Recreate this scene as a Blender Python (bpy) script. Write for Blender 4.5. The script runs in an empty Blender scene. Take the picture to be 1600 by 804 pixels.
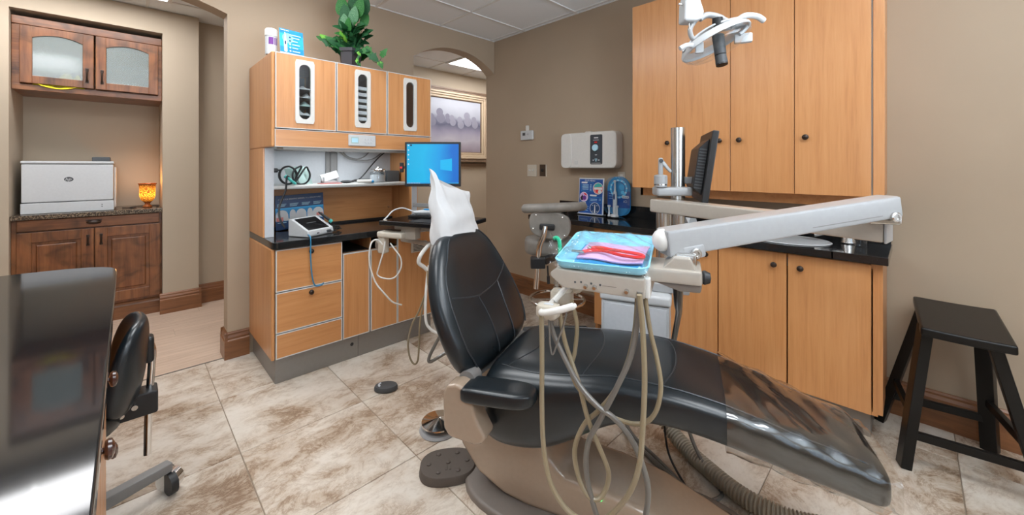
import bpy, bmesh, math, random
from mathutils import Vector, Matrix
random.seed(7)
C = bpy.context.scene.collection
PI = math.pi
# ------------------------------------------------------------------ camera
cd = bpy.data.cameras.new('camera'); cam = bpy.data.objects.new('camera', cd); C.objects.link(cam)
cd.sensor_fit = 'HORIZONTAL'; cd.sensor_width = 36.0
cd.lens = 36.0 * 615.1 / 1600.0
cd.shift_y = (259.2 - 402.0) / 1600.0
cd.clip_start = 0.02
cam.location = (0, 0, 1.37)
cam.rotation_euler = (PI / 2, 0, math.radians(45.638 - 90))
bpy.context.scene.camera = cam
# ------------------------------------------------------------------ world, view, window light
W = bpy.data.worlds.new('world'); bpy.context.scene.world = W; W.use_nodes = True
W.node_tree.nodes['Background'].inputs[0].default_value = (0.75, 0.85, 1.0, 1)
W.node_tree.nodes['Background'].inputs[1].default_value = 1.0
VS = bpy.context.scene.view_settings
VS.view_transform = 'Standard'; VS.look = 'None'; VS.gamma = 1.0; VS.use_curve_mapping = False
VS.exposure = 0.62
def area(name, loc, rot, sx, sy, power, col):
    l = bpy.data.lights.new(name, 'AREA'); l.shape = 'RECTANGLE'; l.size = sx; l.size_y = sy
    l.energy = power; l.color = col
    o = bpy.data.objects.new(name, l); C.objects.link(o); o.location = loc; o.rotation_euler = rot
    return o
WIN_POWER, CEIL_E, HALL_E = 28.0, 7.5, 10.0
area('daylight', (-2.58, -0.55, 1.65), (0, math.radians(-132), 0), 1.3, 1.7, WIN_POWER * .45, (0.80, 0.90, 1.0)).data.spread = math.radians(130)
area('daylight', (0.9, -2.38, 1.65), (math.radians(140), 0, 0), 2.2, 1.3, WIN_POWER * 2.6, (0.80, 0.90, 1.0)).data.spread = math.radians(130)

# ------------------------------------------------------------------ helpers
SH = {}
class MB:
    def __init__(s): s.bm = bmesh.new()
    def _join(s, b, M=None):
        if M is not None: b.transform(M)
        me = bpy.data.meshes.new('tmp'); b.to_mesh(me); b.free(); s.bm.from_mesh(me); bpy.data.meshes.remove(me)
        return s
    def box(s, x0, x1, y0, y1, z0, z1, bev=0.0, seg=2, M=None):
        b = bmesh.new(); bmesh.ops.create_cube(b, size=1.0)
        for v in b.verts:
            v.co = Vector(((x0 + x1) / 2 + v.co.x * (x1 - x0), (y0 + y1) / 2 + v.co.y * (y1 - y0), (z0 + z1) / 2 + v.co.z * (z1 - z0)))
        if bev > 0:
            bev = min(bev, 0.49 * min(abs(x1 - x0), abs(y1 - y0), abs(z1 - z0)))
            bmesh.ops.bevel(b, geom=list(b.edges), offset=bev, segments=seg, profile=0.5, affect='EDGES')
        return s._join(b, M)
    def bar(s, p0, p1, w, h0, h1=None, bev=0.006, up=(0, 0, 1), seg=2):
        h1 = h0 if h1 is None else h1
        p0, p1 = Vector(p0), Vector(p1); d = (p1 - p0).normalized()
        side = d.cross(Vector(up)).normalized(); u = side.cross(d)
        b = bmesh.new(); vs = []
        for p, h in ((p0, h0), (p1, h1)):
            for a, c in ((-1, -1), (1, -1), (1, 1), (-1, 1)):
                vs.append(b.verts.new(p + side * a * w / 2 + u * c * h / 2))
        for f in ((3, 2, 1, 0), (4, 5, 6, 7), (0, 1, 5, 4), (1, 2, 6, 5), (2, 3, 7, 6), (3, 0, 4, 7)): b.faces.new([vs[i] for i in f])
        if bev: bmesh.ops.bevel(b, geom=list(b.edges), offset=bev, segments=seg, profile=0.5, affect='EDGES')
        bmesh.ops.recalc_face_normals(b, faces=b.faces)
        return s._join(b)
    def tube(s, pts, r, n=8, closed=False, caps=True):
        pts = [Vector(p) for p in pts]; k = len(pts)
        rs = r if isinstance(r, (list, tuple)) else [r] * k
        b = bmesh.new(); rings = []; nrm = None
        for i in range(k):
            if closed: t = pts[(i + 1) % k] - pts[i - 1]
            else: t = pts[min(i + 1, k - 1)] - pts[max(i - 1, 0)]
            if t.length < 1e-9: t = Vector((0, 0, 1))
            t.normalize()
            if nrm is None:
                nrm = t.orthogonal().normalized()
            else:
                nrm = nrm - t * nrm.dot(t)
                nrm = nrm.normalized() if nrm.length > 1e-6 else t.orthogonal().normalized()
            bi = t.cross(nrm)
            rings.append([b.verts.new(pts[i] + (nrm * math.cos(2 * PI * j / n) + bi * math.sin(2 * PI * j / n)) * rs[i]) for j in range(n)])
        m = k if closed else k - 1
        for i in range(m):
            A, B = rings[i], rings[(i + 1) % k]
            for j in range(n): b.faces.new((A[j], A[(j + 1) % n], B[(j + 1) % n], B[j]))
        if caps and not closed:
            b.faces.new(list(reversed(rings[0]))); b.faces.new(rings[-1])
        bmesh.ops.recalc_face_normals(b, faces=b.faces)
        return s._join(b)
    def cyl(s, p0, p1, r0, r1=None, n=24):
        return s.tube([p0, p1], [r0, r0 if r1 is None else r1], n)
    def lathe(s, prof, c=(0, 0, 0), n=32, axis=None, M=None):
        b = bmesh.new(); rings = []
        for r, z in prof:
            rings.append([b.verts.new((max(r, 1e-5) * math.cos(2 * PI * j / n), max(r, 1e-5) * math.sin(2 * PI * j / n), z)) for j in range(n)])
        for A, B in zip(rings, rings[1:]):
            for j in range(n): b.faces.new((A[j], A[(j + 1) % n], B[(j + 1) % n], B[j]))
        if prof[0][0] > 1e-4: b.faces.new(list(reversed(rings[0])))
        if prof[-1][0] > 1e-4: b.faces.new(rings[-1])
        bmesh.ops.remove_doubles(b, verts=b.verts, dist=1e-5)
        bmesh.ops.recalc_face_normals(b, faces=b.faces)
        T = Matrix.Translation(Vector(c))
        if axis is not None: T = T @ Vector((0, 0, 1)).rotation_difference(Vector(axis)).to_matrix().to_4x4()
        if M is not None: T = M @ T
        return s._join(b, T)
    def prism(s, poly, f, a0, a1, bev=0.0, seg=2):
        # poly: 2D points; f(x, y, a) -> 3D
        b = bmesh.new()
        A = [b.verts.new(f(x, y, a0)) for x, y in poly]; B = [b.verts.new(f(x, y, a1)) for x, y in poly]
        b.faces.new(A); b.faces.new(list(reversed(B))); k = len(poly)
        for i in range(k): b.faces.new((A[i], B[i], B[(i + 1) % k], A[(i + 1) % k]))
        bmesh.ops.recalc_face_normals(b, faces=b.faces)
        if bev: bmesh.ops.bevel(b, geom=list(b.edges), offset=bev, segments=seg, profile=0.5, affect='EDGES')
        return s._join(b)
    def ball(s, c, sx, sy=None, sz=None, n=16, M=None):
        b = bmesh.new(); bmesh.ops.create_uvsphere(b, u_segments=n, v_segments=max(6, n // 2), radius=1)
        for v in b.verts: v.co = Vector((v.co.x * sx, v.co.y * (sy or sx), v.co.z * (sz or sx)))
        T = Matrix.Translation(Vector(c))
        if M is not None: T = T @ M
        return s._join(b, T)
    def loft(s, rings, caps=True):
        b = bmesh.new(); R = [[b.verts.new(p) for p in ring] for ring in rings]; n = len(R[0])
        for A, B in zip(R, R[1:]):
            for j in range(n): b.faces.new((A[j], A[(j + 1) % n], B[(j + 1) % n], B[j]))
        if caps: b.faces.new(list(reversed(R[0]))); b.faces.new(R[-1])
        bmesh.ops.recalc_face_normals(b, faces=b.faces)
        return s._join(b)
    def sheet(s, f, nu, nv, thick=0.0):
        b = bmesh.new(); V = [[b.verts.new(f(i / nu, j / nv)) for j in range(nv + 1)] for i in range(nu + 1)]
        for i in range(nu):
            for j in range(nv): b.faces.new((V[i][j], V[i + 1][j], V[i + 1][j + 1], V[i][j + 1]))
        if thick: bmesh.ops.recalc_face_normals(b, faces=b.faces); bmesh.ops.solidify(b, geom=list(b.faces), thickness=thick)
        bmesh.ops.recalc_face_normals(b, faces=b.faces)
        return s._join(b)
    def poly(s, pts):
        s.bm.faces.new([s.bm.verts.new(p) for p in pts]); return s
    def mesh(s, name, sh=None, smooth=True, ang=35):
        if sh is not None: bmesh.ops.translate(s.bm, verts=s.bm.verts, vec=-Vector(sh))
        me = bpy.data.meshes.new(name); s.bm.to_mesh(me); s.bm.free()
        if smooth:
            me.shade_smooth(); me.set_sharp_from_angle(angle=math.radians(ang))
        return me

def part(name, mb, m, parent=None, smooth=True, ang=35, label=None, sub=0):
    sh = SH.get(parent.name, Vector((0, 0, 0))) if parent else Vector((0, 0, 0))
    me = mb.mesh(name, sh, smooth, ang)
    if m is not None: me.materials.append(m)
    o = bpy.data.objects.new(name, me); C.objects.link(o)
    if parent: o.parent = parent; SH[o.name] = sh
    if label: o['label'] = label
    if sub:
        md = o.modifiers.new('sub', 'SUBSURF'); md.levels = sub; md.render_levels = sub
    elif smooth and ang <= 50:
        o.modifiers.new('normals', 'WEIGHTED_NORMAL').keep_sharp = True
    return o
def thing(name, label, cat, loc=(0, 0, 0), rotz=0.0, group=None, local=False):
    o = bpy.data.objects.new(name, None); C.objects.link(o); o.location = loc; o.rotation_euler = (0, 0, rotz)
    o.empty_display_size = 0.05
    o['label'] = label; o['category'] = cat
    if group: o['group'] = group
    SH[o.name] = Vector((0, 0, 0)) if (local or rotz) else Vector(loc)
    return o
def solo(name, mb, m, label, cat, loc, group=None, smooth=True, ang=35, sub=0):
    me = mb.mesh(name, loc, smooth, ang); me.materials.append(m)
    o = bpy.data.objects.new(name, me); C.objects.link(o); o.location = loc
    o['label'] = label; o['category'] = cat; SH[o.name] = Vector(loc)
    if group: o['group'] = group
    if sub:
        md = o.modifiers.new('sub', 'SUBSURF'); md.levels = sub; md.render_levels = sub
    elif smooth and ang <= 50:
        o.modifiers.new('normals', 'WEIGHTED_NORMAL').keep_sharp = True
    return o
def struct(name, mb, m, smooth=False, parent=None):
    o = part(name, mb, m, parent, smooth)
    if not parent: o['kind'] = 'structure'
    SH[o.name] = Vector((0, 0, 0))
    return o
def smoothpath(pts, k=8, closed=False):
    P = [Vector(p) for p in pts]; n = len(P); out = []
    rng = n if closed else n - 1
    for i in range(rng):
        if closed: a, b, c, d = P[i - 1], P[i], P[(i + 1) % n], P[(i + 2) % n]
        else: a, b, c, d = P[max(i - 1, 0)], P[i], P[i + 1], P[min(i + 2, n - 1)]
        for j in range(k):
            t = j / k
            out.append(0.5 * ((2 * b) + (c - a) * t + (2 * a - 5 * b + 4 * c - d) * t * t + (3 * b - a - 3 * c + d) * t ** 3))
    if not closed: out.append(P[-1])
    return out
def interp(xs, ys, x):
    if x <= xs[0]: return ys[0]
    for i in range(len(xs) - 1):
        if x <= xs[i + 1]:
            t = (x - xs[i]) / (xs[i + 1] - xs[i])
            # cubic (monotone-ish) blend with neighbours
            y0 = ys[max(i - 1, 0)]; y1 = ys[i]; y2 = ys[i + 1]; y3 = ys[min(i + 2, len(ys) - 1)]
            x0 = xs[max(i - 1, 0)]; x3 = xs[min(i + 2, len(xs) - 1)]
            m1 = (y2 - y0) / max(xs[i + 1] - x0, 1e-6) * (xs[i + 1] - xs[i]); m2 = (y3 - y1) / max(x3 - xs[i], 1e-6) * (xs[i + 1] - xs[i])
            return (2 * t ** 3 - 3 * t * t + 1) * y1 + (t ** 3 - 2 * t * t + t) * m1 + (-2 * t ** 3 + 3 * t * t) * y2 + (t ** 3 - t * t) * m2
    return ys[-1]
def rrect(x0, x1, y0, y1, r, n=6):
    out = []
    for cx, cy, a0 in ((x1 - r, y1 - r, 0), (x0 + r, y1 - r, PI / 2), (x0 + r, y0 + r, PI), (x1 - r, y0 + r, 3 * PI / 2)):
        for i in range(n + 1):
            a = a0 + PI / 2 * i / n; out.append((cx + r * math.cos(a), cy + r * math.sin(a)))
    return out
XY = lambda x, y, a: (x, y, a)
XZ = lambda x, y, a: (x, a, y)
YZ = lambda x, y, a: (a, x, y)

# ------------------------------------------------------------------ materials
def newmat(name):
    m = bpy.data.materials.new(name); m.use_nodes = True; nt = m.node_tree
    return m, nt, nt.nodes['Principled BSDF'], nt.nodes, nt.links
def plain(name, col, rough=0.5, metal=0.0, noise=0.06, nscale=60.0, bump=0.0, emit=None, estr=0.0, coat=0.0, trans=0.0, alpha=1.0, spec=None, ior=None):
    m, nt, p, N, L = newmat(name)
    p.inputs['Base Color'].default_value = (*col, 1); p.inputs['Roughness'].default_value = rough; p.inputs['Metallic'].default_value = metal
    if coat: p.inputs['Coat Weight'].default_value = coat; p.inputs['Coat Roughness'].default_value = 0.08
    if trans: p.inputs['Transmission Weight'].default_value = trans
    if alpha < 1: p.inputs['Alpha'].default_value = alpha
    if spec is not None: p.inputs['Specular IOR Level'].default_value = spec
    if ior: p.inputs['IOR'].default_value = ior
    if emit: p.inputs['Emission Color'].default_value = (*emit, 1); p.inputs['Emission Strength'].default_value = estr
    if noise or bump:
        tc = N.new('ShaderNodeTexCoord'); no = N.new('ShaderNodeTexNoise'); no.inputs['Scale'].default_value = nscale; no.inputs['Detail'].default_value = 3
        L.new(tc.outputs['Object'], no.inputs['Vector'])
        if noise:
            mx = N.new('ShaderNodeMix'); mx.data_type = 'RGBA'
            mx.inputs['A'].default_value = (*[c * (1 - noise) for c in col], 1); mx.inputs['B'].default_value = (*[min(1, c * (1 + noise)) for c in col], 1)
            L.new(no.outputs['Fac'], mx.inputs['Factor']); L.new(mx.outputs['Result'], p.inputs['Base Color'])
        if bump:
            bp = N.new('ShaderNodeBump'); bp.inputs['Strength'].default_value = bump; bp.inputs['Distance'].default_value = 0.002
            L.new(no.outputs['Fac'], bp.inputs['Height']); L.new(bp.outputs['Normal'], p.inputs['Normal'])
    return m
def ramp(N, stops):
    r = N.new('ShaderNodeValToRGB'); e = r.color_ramp.elements
    while len(e) > 1: e.remove(e[-1])
    e[0].position = stops[0][0]; e[0].color = (*stops[0][1], 1)
    for p, c in stops[1:]:
        q = e.new(p); q.color = (*c, 1)
    return r
def wood(name, c1, c2, c3, scale=(26, 26, 1.6), rough=0.38, knots=0.0, bump=0.05, coat=0.15):
    m, nt, p, N, L = newmat(name)
    tc = N.new('ShaderNodeTexCoord'); oi = N.new('ShaderNodeObjectInfo')
    va = N.new('ShaderNodeVectorMath'); va.operation = 'MULTIPLY_ADD'
    sc = N.new('ShaderNodeVectorMath'); sc.operation = 'SCALE'; sc.inputs['Scale'].default_value = 37.0
    cb = N.new('ShaderNodeCombineXYZ')
    L.new(oi.outputs['Random'], cb.inputs[0]); L.new(oi.outputs['Random'], cb.inputs[2]); L.new(cb.outputs[0], sc.inputs[0])
    va.inputs[1].default_value = scale
    L.new(tc.outputs['Object'], va.inputs[0]); L.new(sc.outputs[0], va.inputs[2])
    n1 = N.new('ShaderNodeTexNoise'); n1.inputs['Scale'].default_value = 1.0; n1.inputs['Detail'].default_value = 6; n1.inputs['Roughness'].default_value = 0.6; n1.inputs['Distortion'].default_value = 0.6
    L.new(va.outputs[0], n1.inputs['Vector'])
    n2 = N.new('ShaderNodeTexNoise'); n2.inputs['Scale'].default_value = 5.0; n2.inputs['Detail'].default_value = 4
    L.new(va.outputs[0], n2.inputs['Vector'])
    ad = N.new('ShaderNodeMath'); ad.operation = 'MULTIPLY_ADD'; ad.inputs[1].default_value = 0.35; L.new(n2.outputs['Fac'], ad.inputs[0]); L.new(n1.outputs['Fac'], ad.inputs[2])
    r = ramp(N, [(0.42, c1), (0.64, c2), (0.92, c3)]); L.new(ad.outputs[0], r.inputs['Fac'])
    out = r.outputs['Color']
    if knots:
        n3 = N.new('ShaderNodeTexNoise'); n3.inputs['Scale'].default_value = 5.5; n3.inputs['Detail'].default_value = 2; n3.inputs['Distortion'].default_value = 1.2
        L.new(tc.outputs['Object'], n3.inputs['Vector'])
        rk = ramp(N, [(0.30, (knots, knots, knots)), (0.48, (1, 1, 1)), (0.75, (1.25, 1.2, 1.15))]); L.new(n3.outputs['Fac'], rk.inputs['Fac'])
        mm = N.new('ShaderNodeMix'); mm.data_type = 'RGBA'; mm.blend_type = 'MULTIPLY'; mm.inputs['Factor'].default_value = 1
        L.new(out, mm.inputs['A']); L.new(rk.outputs['Color'], mm.inputs['B']); out = mm.outputs['Result']
    L.new(out, p.inputs['Base Color'])
    p.inputs['Roughness'].default_value = rough; p.inputs['Coat Weight'].default_value = coat; p.inputs['Coat Roughness'].default_value = 0.2
    if bump:
        bp = N.new('ShaderNodeBump'); bp.inputs['Strength'].default_value = bump; bp.inputs['Distance'].default_value = 0.001
        L.new(ad.outputs[0], bp.inputs['Height']); L.new(bp.outputs['Normal'], p.inputs['Normal'])
    return m
def travertine(name):
    m, nt, p, N, L = newmat(name)
    tc = N.new('ShaderNodeTexCoord'); oi = N.new('ShaderNodeObjectInfo'); cb = N.new('ShaderNodeCombineXYZ')
    sc = N.new('ShaderNodeVectorMath'); sc.operation = 'SCALE'; sc.inputs['Scale'].default_value = 61.0
    L.new(oi.outputs['Random'], cb.inputs[0]); L.new(oi.outputs['Random'], cb.inputs[1]); L.new(cb.outputs[0], sc.inputs[0])
    va = N.new('ShaderNodeVectorMath'); va.operation = 'ADD'; L.new(tc.outputs['Object'], va.inputs[0]); L.new(sc.outputs[0], va.inputs[1])
    st = N.new('ShaderNodeVectorMath'); st.operation = 'MULTIPLY'; st.inputs[1].default_value = (1.0, 1.35, 1.0); L.new(va.outputs[0], st.inputs[0])
    def noi(scale, det, dist, ro=0.6):
        n = N.new('ShaderNodeTexNoise'); n.inputs['Scale'].default_value = scale; n.inputs['Detail'].default_value = det; n.inputs['Distortion'].default_value = dist; n.inputs['Roughness'].default_value = ro
        L.new(st.outputs[0], n.inputs['Vector']); return n
    a = noi(1.9, 9, 0.5, 0.62); b = noi(4.4, 12, 0.55, 0.76); c = noi(26, 5, 0.4)
    r1 = ramp(N, [(0.34, (0.37, 0.285, 0.215)), (0.45, (0.53, 0.45, 0.37)), (0.55, (0.63, 0.565, 0.485)), (0.74, (0.70, 0.65, 0.58))]); L.new(a.outputs['Fac'], r1.inputs['Fac'])
    # vein mask: thin band of b, kept where a is low
    r2 = ramp(N, [(0.40, (1, 1, 1)), (0.455, (0.80, 0.72, 0.63)), (0.485, (0.46, 0.34, 0.25)), (0.515, (0.82, 0.75, 0.67)), (0.60, (1, 1, 1))]); L.new(b.outputs['Fac'], r2.inputs['Fac'])
    r3 = ramp(N, [(0.42, (1, 1, 1)), (0.60, (0.12, 0.12, 0.12))]); L.new(a.outputs['Fac'], r3.inputs['Fac'])
    mm = N.new('ShaderNodeMix'); mm.data_type = 'RGBA'; mm.blend_type = 'MULTIPLY'
    L.new(r3.outputs['Color'], mm.inputs['Factor']); L.new(r1.outputs['Color'], mm.inputs['A']); L.new(r2.outputs['Color'], mm.inputs['B'])
    r4 = ramp(N, [(0.30, (0.80, 0.76, 0.72)), (0.45, (1, 1, 1))]); L.new(c.outputs['Fac'], r4.inputs['Fac'])
    m2 = N.new('ShaderNodeMix'); m2.data_type = 'RGBA'; m2.blend_type = 'MULTIPLY'; m2.inputs['Factor'].default_value = 0.7
    L.new(mm.outputs['Result'], m2.inputs['A']); L.new(r4.outputs['Color'], m2.inputs['B'])
    L.new(m2.outputs['Result'], p.inputs['Base Color']); p.inputs['Roughness'].default_value = 0.42
    bp = N.new('ShaderNodeBump'); bp.inputs['Strength'].default_value = 0.12; bp.inputs['Distance'].default_value = 0.002
    L.new(b.outputs['Fac'], bp.inputs['Height']); L.new(bp.outputs['Normal'], p.inputs['Normal'])
    return m
def speckle(name, base, spot, rough, scale=400.0, thr=0.66):
    m, nt, p, N, L = newmat(name)
    tc = N.new('ShaderNodeTexCoord'); n = N.new('ShaderNodeTexNoise'); n.inputs['Scale'].default_value = scale; n.inputs['Detail'].default_value = 2
    L.new(tc.outputs['Object'], n.inputs['Vector'])
    r = ramp(N, [(0.0, base), (thr, base), (thr + 0.05, spot)]); L.new(n.outputs['Fac'], r.inputs['Fac'])
    L.new(r.outputs['Color'], p.inputs['Base Color']); p.inputs['Roughness'].default_value = rough
    return m
def leather(name, col, rough=0.36, scale=220, bump=0.12, spec=0.5):
    m, nt, p, N, L = newmat(name)
    tc = N.new('ShaderNodeTexCoord'); v = N.new('ShaderNodeTexVoronoi'); v.inputs['Scale'].default_value = scale
    L.new(tc.outputs['Object'], v.inputs['Vector'])
    n = N.new('ShaderNodeTexNoise'); n.inputs['Scale'].default_value = 9; n.inputs['Detail'].default_value = 4; L.new(tc.outputs['Object'], n.inputs['Vector'])
    r = ramp(N, [(0.3, tuple(c * 0.8 for c in col)), (0.7, tuple(c * 1.25 for c in col))]); L.new(n.outputs['Fac'], r.inputs['Fac']); L.new(r.outputs['Color'], p.inputs['Base Color'])
    rr = N.new('ShaderNodeMapRange'); rr.inputs['To Min'].default_value = rough - 0.05; rr.inputs['To Max'].default_value = rough + 0.07
    L.new(n.outputs['Fac'], rr.inputs['Value']); L.new(rr.outputs[0], p.inputs['Roughness'])
    p.inputs['Specular IOR Level'].default_value = spec
    bp = N.new('ShaderNodeBump'); bp.inputs['Strength'].default_value = bump; bp.inputs['Distance'].default_value = 0.0006
    L.new(v.outputs['Distance'], bp.inputs['Height']); L.new(bp.outputs['Normal'], p.inputs['Normal'])
    return m
MT = {}
MT['wall'] = plain('taupe_paint', (0.40, 0.31, 0.222), 0.75, noise=0.04, nscale=3, bump=0.0)
MT['hallwall'] = plain('hall_paint', (0.46, 0.38, 0.285), 0.75, noise=0.04, nscale=3)
MT['tile'] = travertine('travertine')
MT['grout'] = plain('grout', (0.28, 0.22, 0.16), 0.9)
MT['plank'] = wood('pale_plank', (0.42, 0.30, 0.22), (0.52, 0.385, 0.29), (0.62, 0.47, 0.36), scale=(2.0, 34, 30), rough=0.5, coat=0)
MT['ceil'] = plain('ceiling_tile', (0.84, 0.875, 0.90), 0.9, noise=0.03, nscale=200, bump=0.1)
MT['grid'] = plain('white_metal', (0.74, 0.74, 0.73), 0.5)
MT['maple'] = wood('maple_laminate', (0.49, 0.205, 0.068), (0.58, 0.262, 0.094), (0.63, 0.305, 0.120), scale=(30, 30, 1.5), rough=0.36, coat=0.25)
MT['mapleh'] = wood('maple_horizontal', (0.49, 0.205, 0.068), (0.58, 0.262, 0.094), (0.63, 0.305, 0.120), scale=(1.8, 26, 26), rough=0.36, coat=0.25)
MT['alder'] = wood('knotty_alder', (0.085, 0.028, 0.010), (0.17, 0.062, 0.022), (0.25, 0.10, 0.036), scale=(22, 22, 1.4), rough=0.36, knots=0.45, coat=0.25)
MT['alderh'] = wood('knotty_alder_horizontal', (0.085, 0.028, 0.010), (0.17, 0.062, 0.022), (0.25, 0.10, 0.036), scale=(1.5, 22, 22), rough=0.36, knots=0.45, coat=0.25)
MT['base'] = wood('stained_baseboard', (0.11, 0.040, 0.014), (0.20, 0.078, 0.027), (0.27, 0.11, 0.04), scale=(2, 2, 26), rough=0.38, coat=0.2)
MT['blacktop'] = speckle('black_counter', (0.012, 0.013, 0.014), (0.10, 0.11, 0.12), 0.10, 260, 0.70)
MT['granite'] = speckle('brown_granite', (0.055, 0.042, 0.032), (0.25, 0.19, 0.13), 0.16, 130, 0.52)
MT['desktop'] = plain('black_gloss_desktop', (0.006, 0.008, 0.010), 0.07, noise=0.2, nscale=500, spec=0.36)
MT['edge'] = plain('white_edge', (0.60, 0.60, 0.58), 0.45)
MT['white'] = plain('white_plastic', (0.55, 0.565, 0.575), 0.38)
MT['cream'] = plain('cream_plastic', (0.55, 0.50, 0.42), 0.4)
MT['warmwhite'] = plain('warm_white_plastic', (0.66, 0.645, 0.61), 0.4)
MT['paper'] = plain('paper', (0.66, 0.665, 0.67), 0.9, bump=0.15, nscale=25)
MT['panelgrey'] = plain('light_grey_panel', (0.56, 0.58, 0.61), 0.55)
MT['kick'] = plain('brushed_grey_kick', (0.26, 0.245, 0.23), 0.42, metal=0.5)
MT['black'] = plain('black_plastic', (0.014, 0.014, 0.015), 0.42)
MT['blackgloss'] = plain('black_gloss_plastic', (0.008, 0.008, 0.009), 0.12)
MT['rubber'] = plain('black_rubber', (0.018, 0.018, 0.019), 0.65)
MT['dgrey'] = plain('dark_grey_plastic', (0.06, 0.065, 0.07), 0.5)
MT['mgrey'] = plain('grey_plastic', (0.22, 0.215, 0.21), 0.5)
MT['knob'] = plain('bronze_knob', (0.035, 0.022, 0.016), 0.32, metal=0.4)
MT['knobred'] = plain('mahogany_knob', (0.055, 0.016, 0.010), 0.22, coat=0.5)
MT['chrome'] = plain('chrome', (0.80, 0.80, 0.80), 0.10, metal=1.0, noise=0)
MT['steel'] = plain('brushed_steel', (0.62, 0.61, 0.59), 0.26, metal=1.0, noise=0.05, nscale=90)
MT['leather'] = leather('black_leather', (0.009, 0.014, 0.018), 0.29, spec=0.6)
MT['seam'] = plain('black_piping', (0.03, 0.036, 0.042), 0.35)
MT['greyvinyl'] = leather('grey_vinyl', (0.20, 0.185, 0.165), 0.42, spec=0.4)
MT['tan'] = plain('tan_enamel', (0.36, 0.275, 0.205), 0.22, coat=0.4)
MT['dtan'] = plain('dark_taupe_plastic', (0.17, 0.145, 0.125), 0.45)
MT['arm'] = plain('grey_white_enamel', (0.34, 0.345, 0.35), 0.30, coat=0.3)
MT['armbeige'] = plain('beige_enamel', (0.40, 0.36, 0.31), 0.32, coat=0.3)
MT['hosetan'] = plain('tan_hose', (0.27, 0.22, 0.14), 0.32, coat=0.3)
MT['hosegrey'] = plain('grey_hose', (0.15, 0.14, 0.125), 0.34, coat=0.3)
MT['ribhose'] = plain('ribbed_hose', (0.36, 0.32, 0.25), 0.5)
MT['pedal'] = plain('brown_rubber', (0.085, 0.068, 0.056), 0.6)
MT['blackwood'] = plain('black_painted_wood', (0.006, 0.0055, 0.005), 0.34, noise=0.3, nscale=8, spec=0.3)
MT['pot'] = plain('charcoal_pot', (0.035, 0.034, 0.040), 0.5)
MT['yellow'] = plain('yellow_cloth', (0.85, 0.72, 0.03), 0.8)
MT['red'] = plain('red_plastic', (0.72, 0.02, 0.02), 0.3)
MT['lilac'] = plain('lilac_paper', (0.60, 0.40, 0.64), 0.8)
MT['sky'] = plain('light_blue_plastic', (0.25, 0.62, 0.80), 0.35)
MT['blue'] = plain('mid_blue_print', (0.02, 0.26, 0.55), 0.4)
MT['royal'] = plain('royal_blue_print', (0.012, 0.075, 0.30), 0.35)
MT['navy'] = plain('navy_print', (0.010, 0.045, 0.14), 0.35)
MT['cyan'] = plain('cyan_print', (0.03, 0.38, 0.72), 0.35)
MT['palecyan'] = plain('pale_cyan_print', (0.45, 0.72, 0.86), 0.4)
MT['bluecord'] = plain('blue_cord', (0.03, 0.20, 0.36), 0.4)
MT['teal'] = plain('teal_plastic', (0.05, 0.42, 0.38), 0.35)
MT['green'] = plain('green_plastic', (0.0, 0.42, 0.22), 0.3)
MT['mint'] = plain('mint_film', (0.50, 0.68, 0.64), 0.35, alpha=0.75)
MT['purple'] = plain('purple_print', (0.15, 0.03, 0.24), 0.4)
MT['pink'] = plain('pink_print', (0.72, 0.24, 0.22), 0.5)
MT['silverglass'] = plain('tinted_glass', (0.10, 0.115, 0.12), 0.06, noise=0, spec=0.8)
def clear(name, tint, rough, boost, base=0.03, bump=0.0, nscale=10.0):
    # thin clear sheet: see-through, with a mirror-like sheen that grows at grazing angles
    m = bpy.data.materials.new(name); m.use_nodes = True; nt = m.node_tree; N, L = nt.nodes, nt.links; N.clear()
    out = N.new('ShaderNodeOutputMaterial'); mx = N.new('ShaderNodeMixShader'); tr = N.new('ShaderNodeBsdfTransparent'); gl = N.new('ShaderNodeBsdfGlossy')
    tr.inputs['Color'].default_value = (*tint, 1); gl.inputs['Roughness'].default_value = rough; gl.inputs['Color'].default_value = (1, 1, 1, 1)
    lw = N.new('ShaderNodeLayerWeight'); lw.inputs['Blend'].default_value = 0.5
    fr = N.new('ShaderNodeMath'); fr.operation = 'POWER'; fr.inputs[1].default_value = 3.5; L.new(lw.outputs['Facing'], fr.inputs[0])
    ma = N.new('ShaderNodeMath'); ma.operation = 'MULTIPLY_ADD'; ma.use_clamp = True; ma.inputs[1].default_value = boost; ma.inputs[2].default_value = base
    L.new(fr.outputs[0], ma.inputs[0]); L.new(ma.outputs[0], mx.inputs[0]); L.new(tr.outputs[0], mx.inputs[1]); L.new(gl.outputs[0], mx.inputs[2]); L.new(mx.outputs[0], out.inputs['Surface'])
    if bump:
        tc = N.new('ShaderNodeTexCoord'); no = N.new('ShaderNodeTexNoise'); no.inputs['Scale'].default_value = nscale; no.inputs['Detail'].default_value = 2; no.inputs['Distortion'].default_value = 1.0
        bp = N.new('ShaderNodeBump'); bp.inputs['Strength'].default_value = bump; bp.inputs['Distance'].default_value = 0.01
        L.new(tc.outputs['Object'], no.inputs['Vector']); L.new(no.outputs['Fac'], bp.inputs['Height']); L.new(bp.outputs['Normal'], gl.inputs['Normal'])
    return m
MT['film'] = clear('clear_film', (0.97, 0.99, 1.0), 0.10, 0.8, 0.05, 0.6, 24)
MT['sheath'] = clear('clear_plastic_sheath', (0.86, 0.84, 0.82), 0.12, 0.95, 0.10, 0.35, 5)
MT['glass'] = plain('clear_glass', (1, 1, 1), 0.03, noise=0, trans=1.0, ior=1.45)
MT['clearpl'] = clear('clear_polycarbonate', (0.93, 0.95, 0.96), 0.05, 0.8, 0.035)
MT['frost'] = plain('frosted_glass', (0.34, 0.39, 0.38), 0.12, noise=0, alpha=0.48, spec=1.0)
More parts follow.
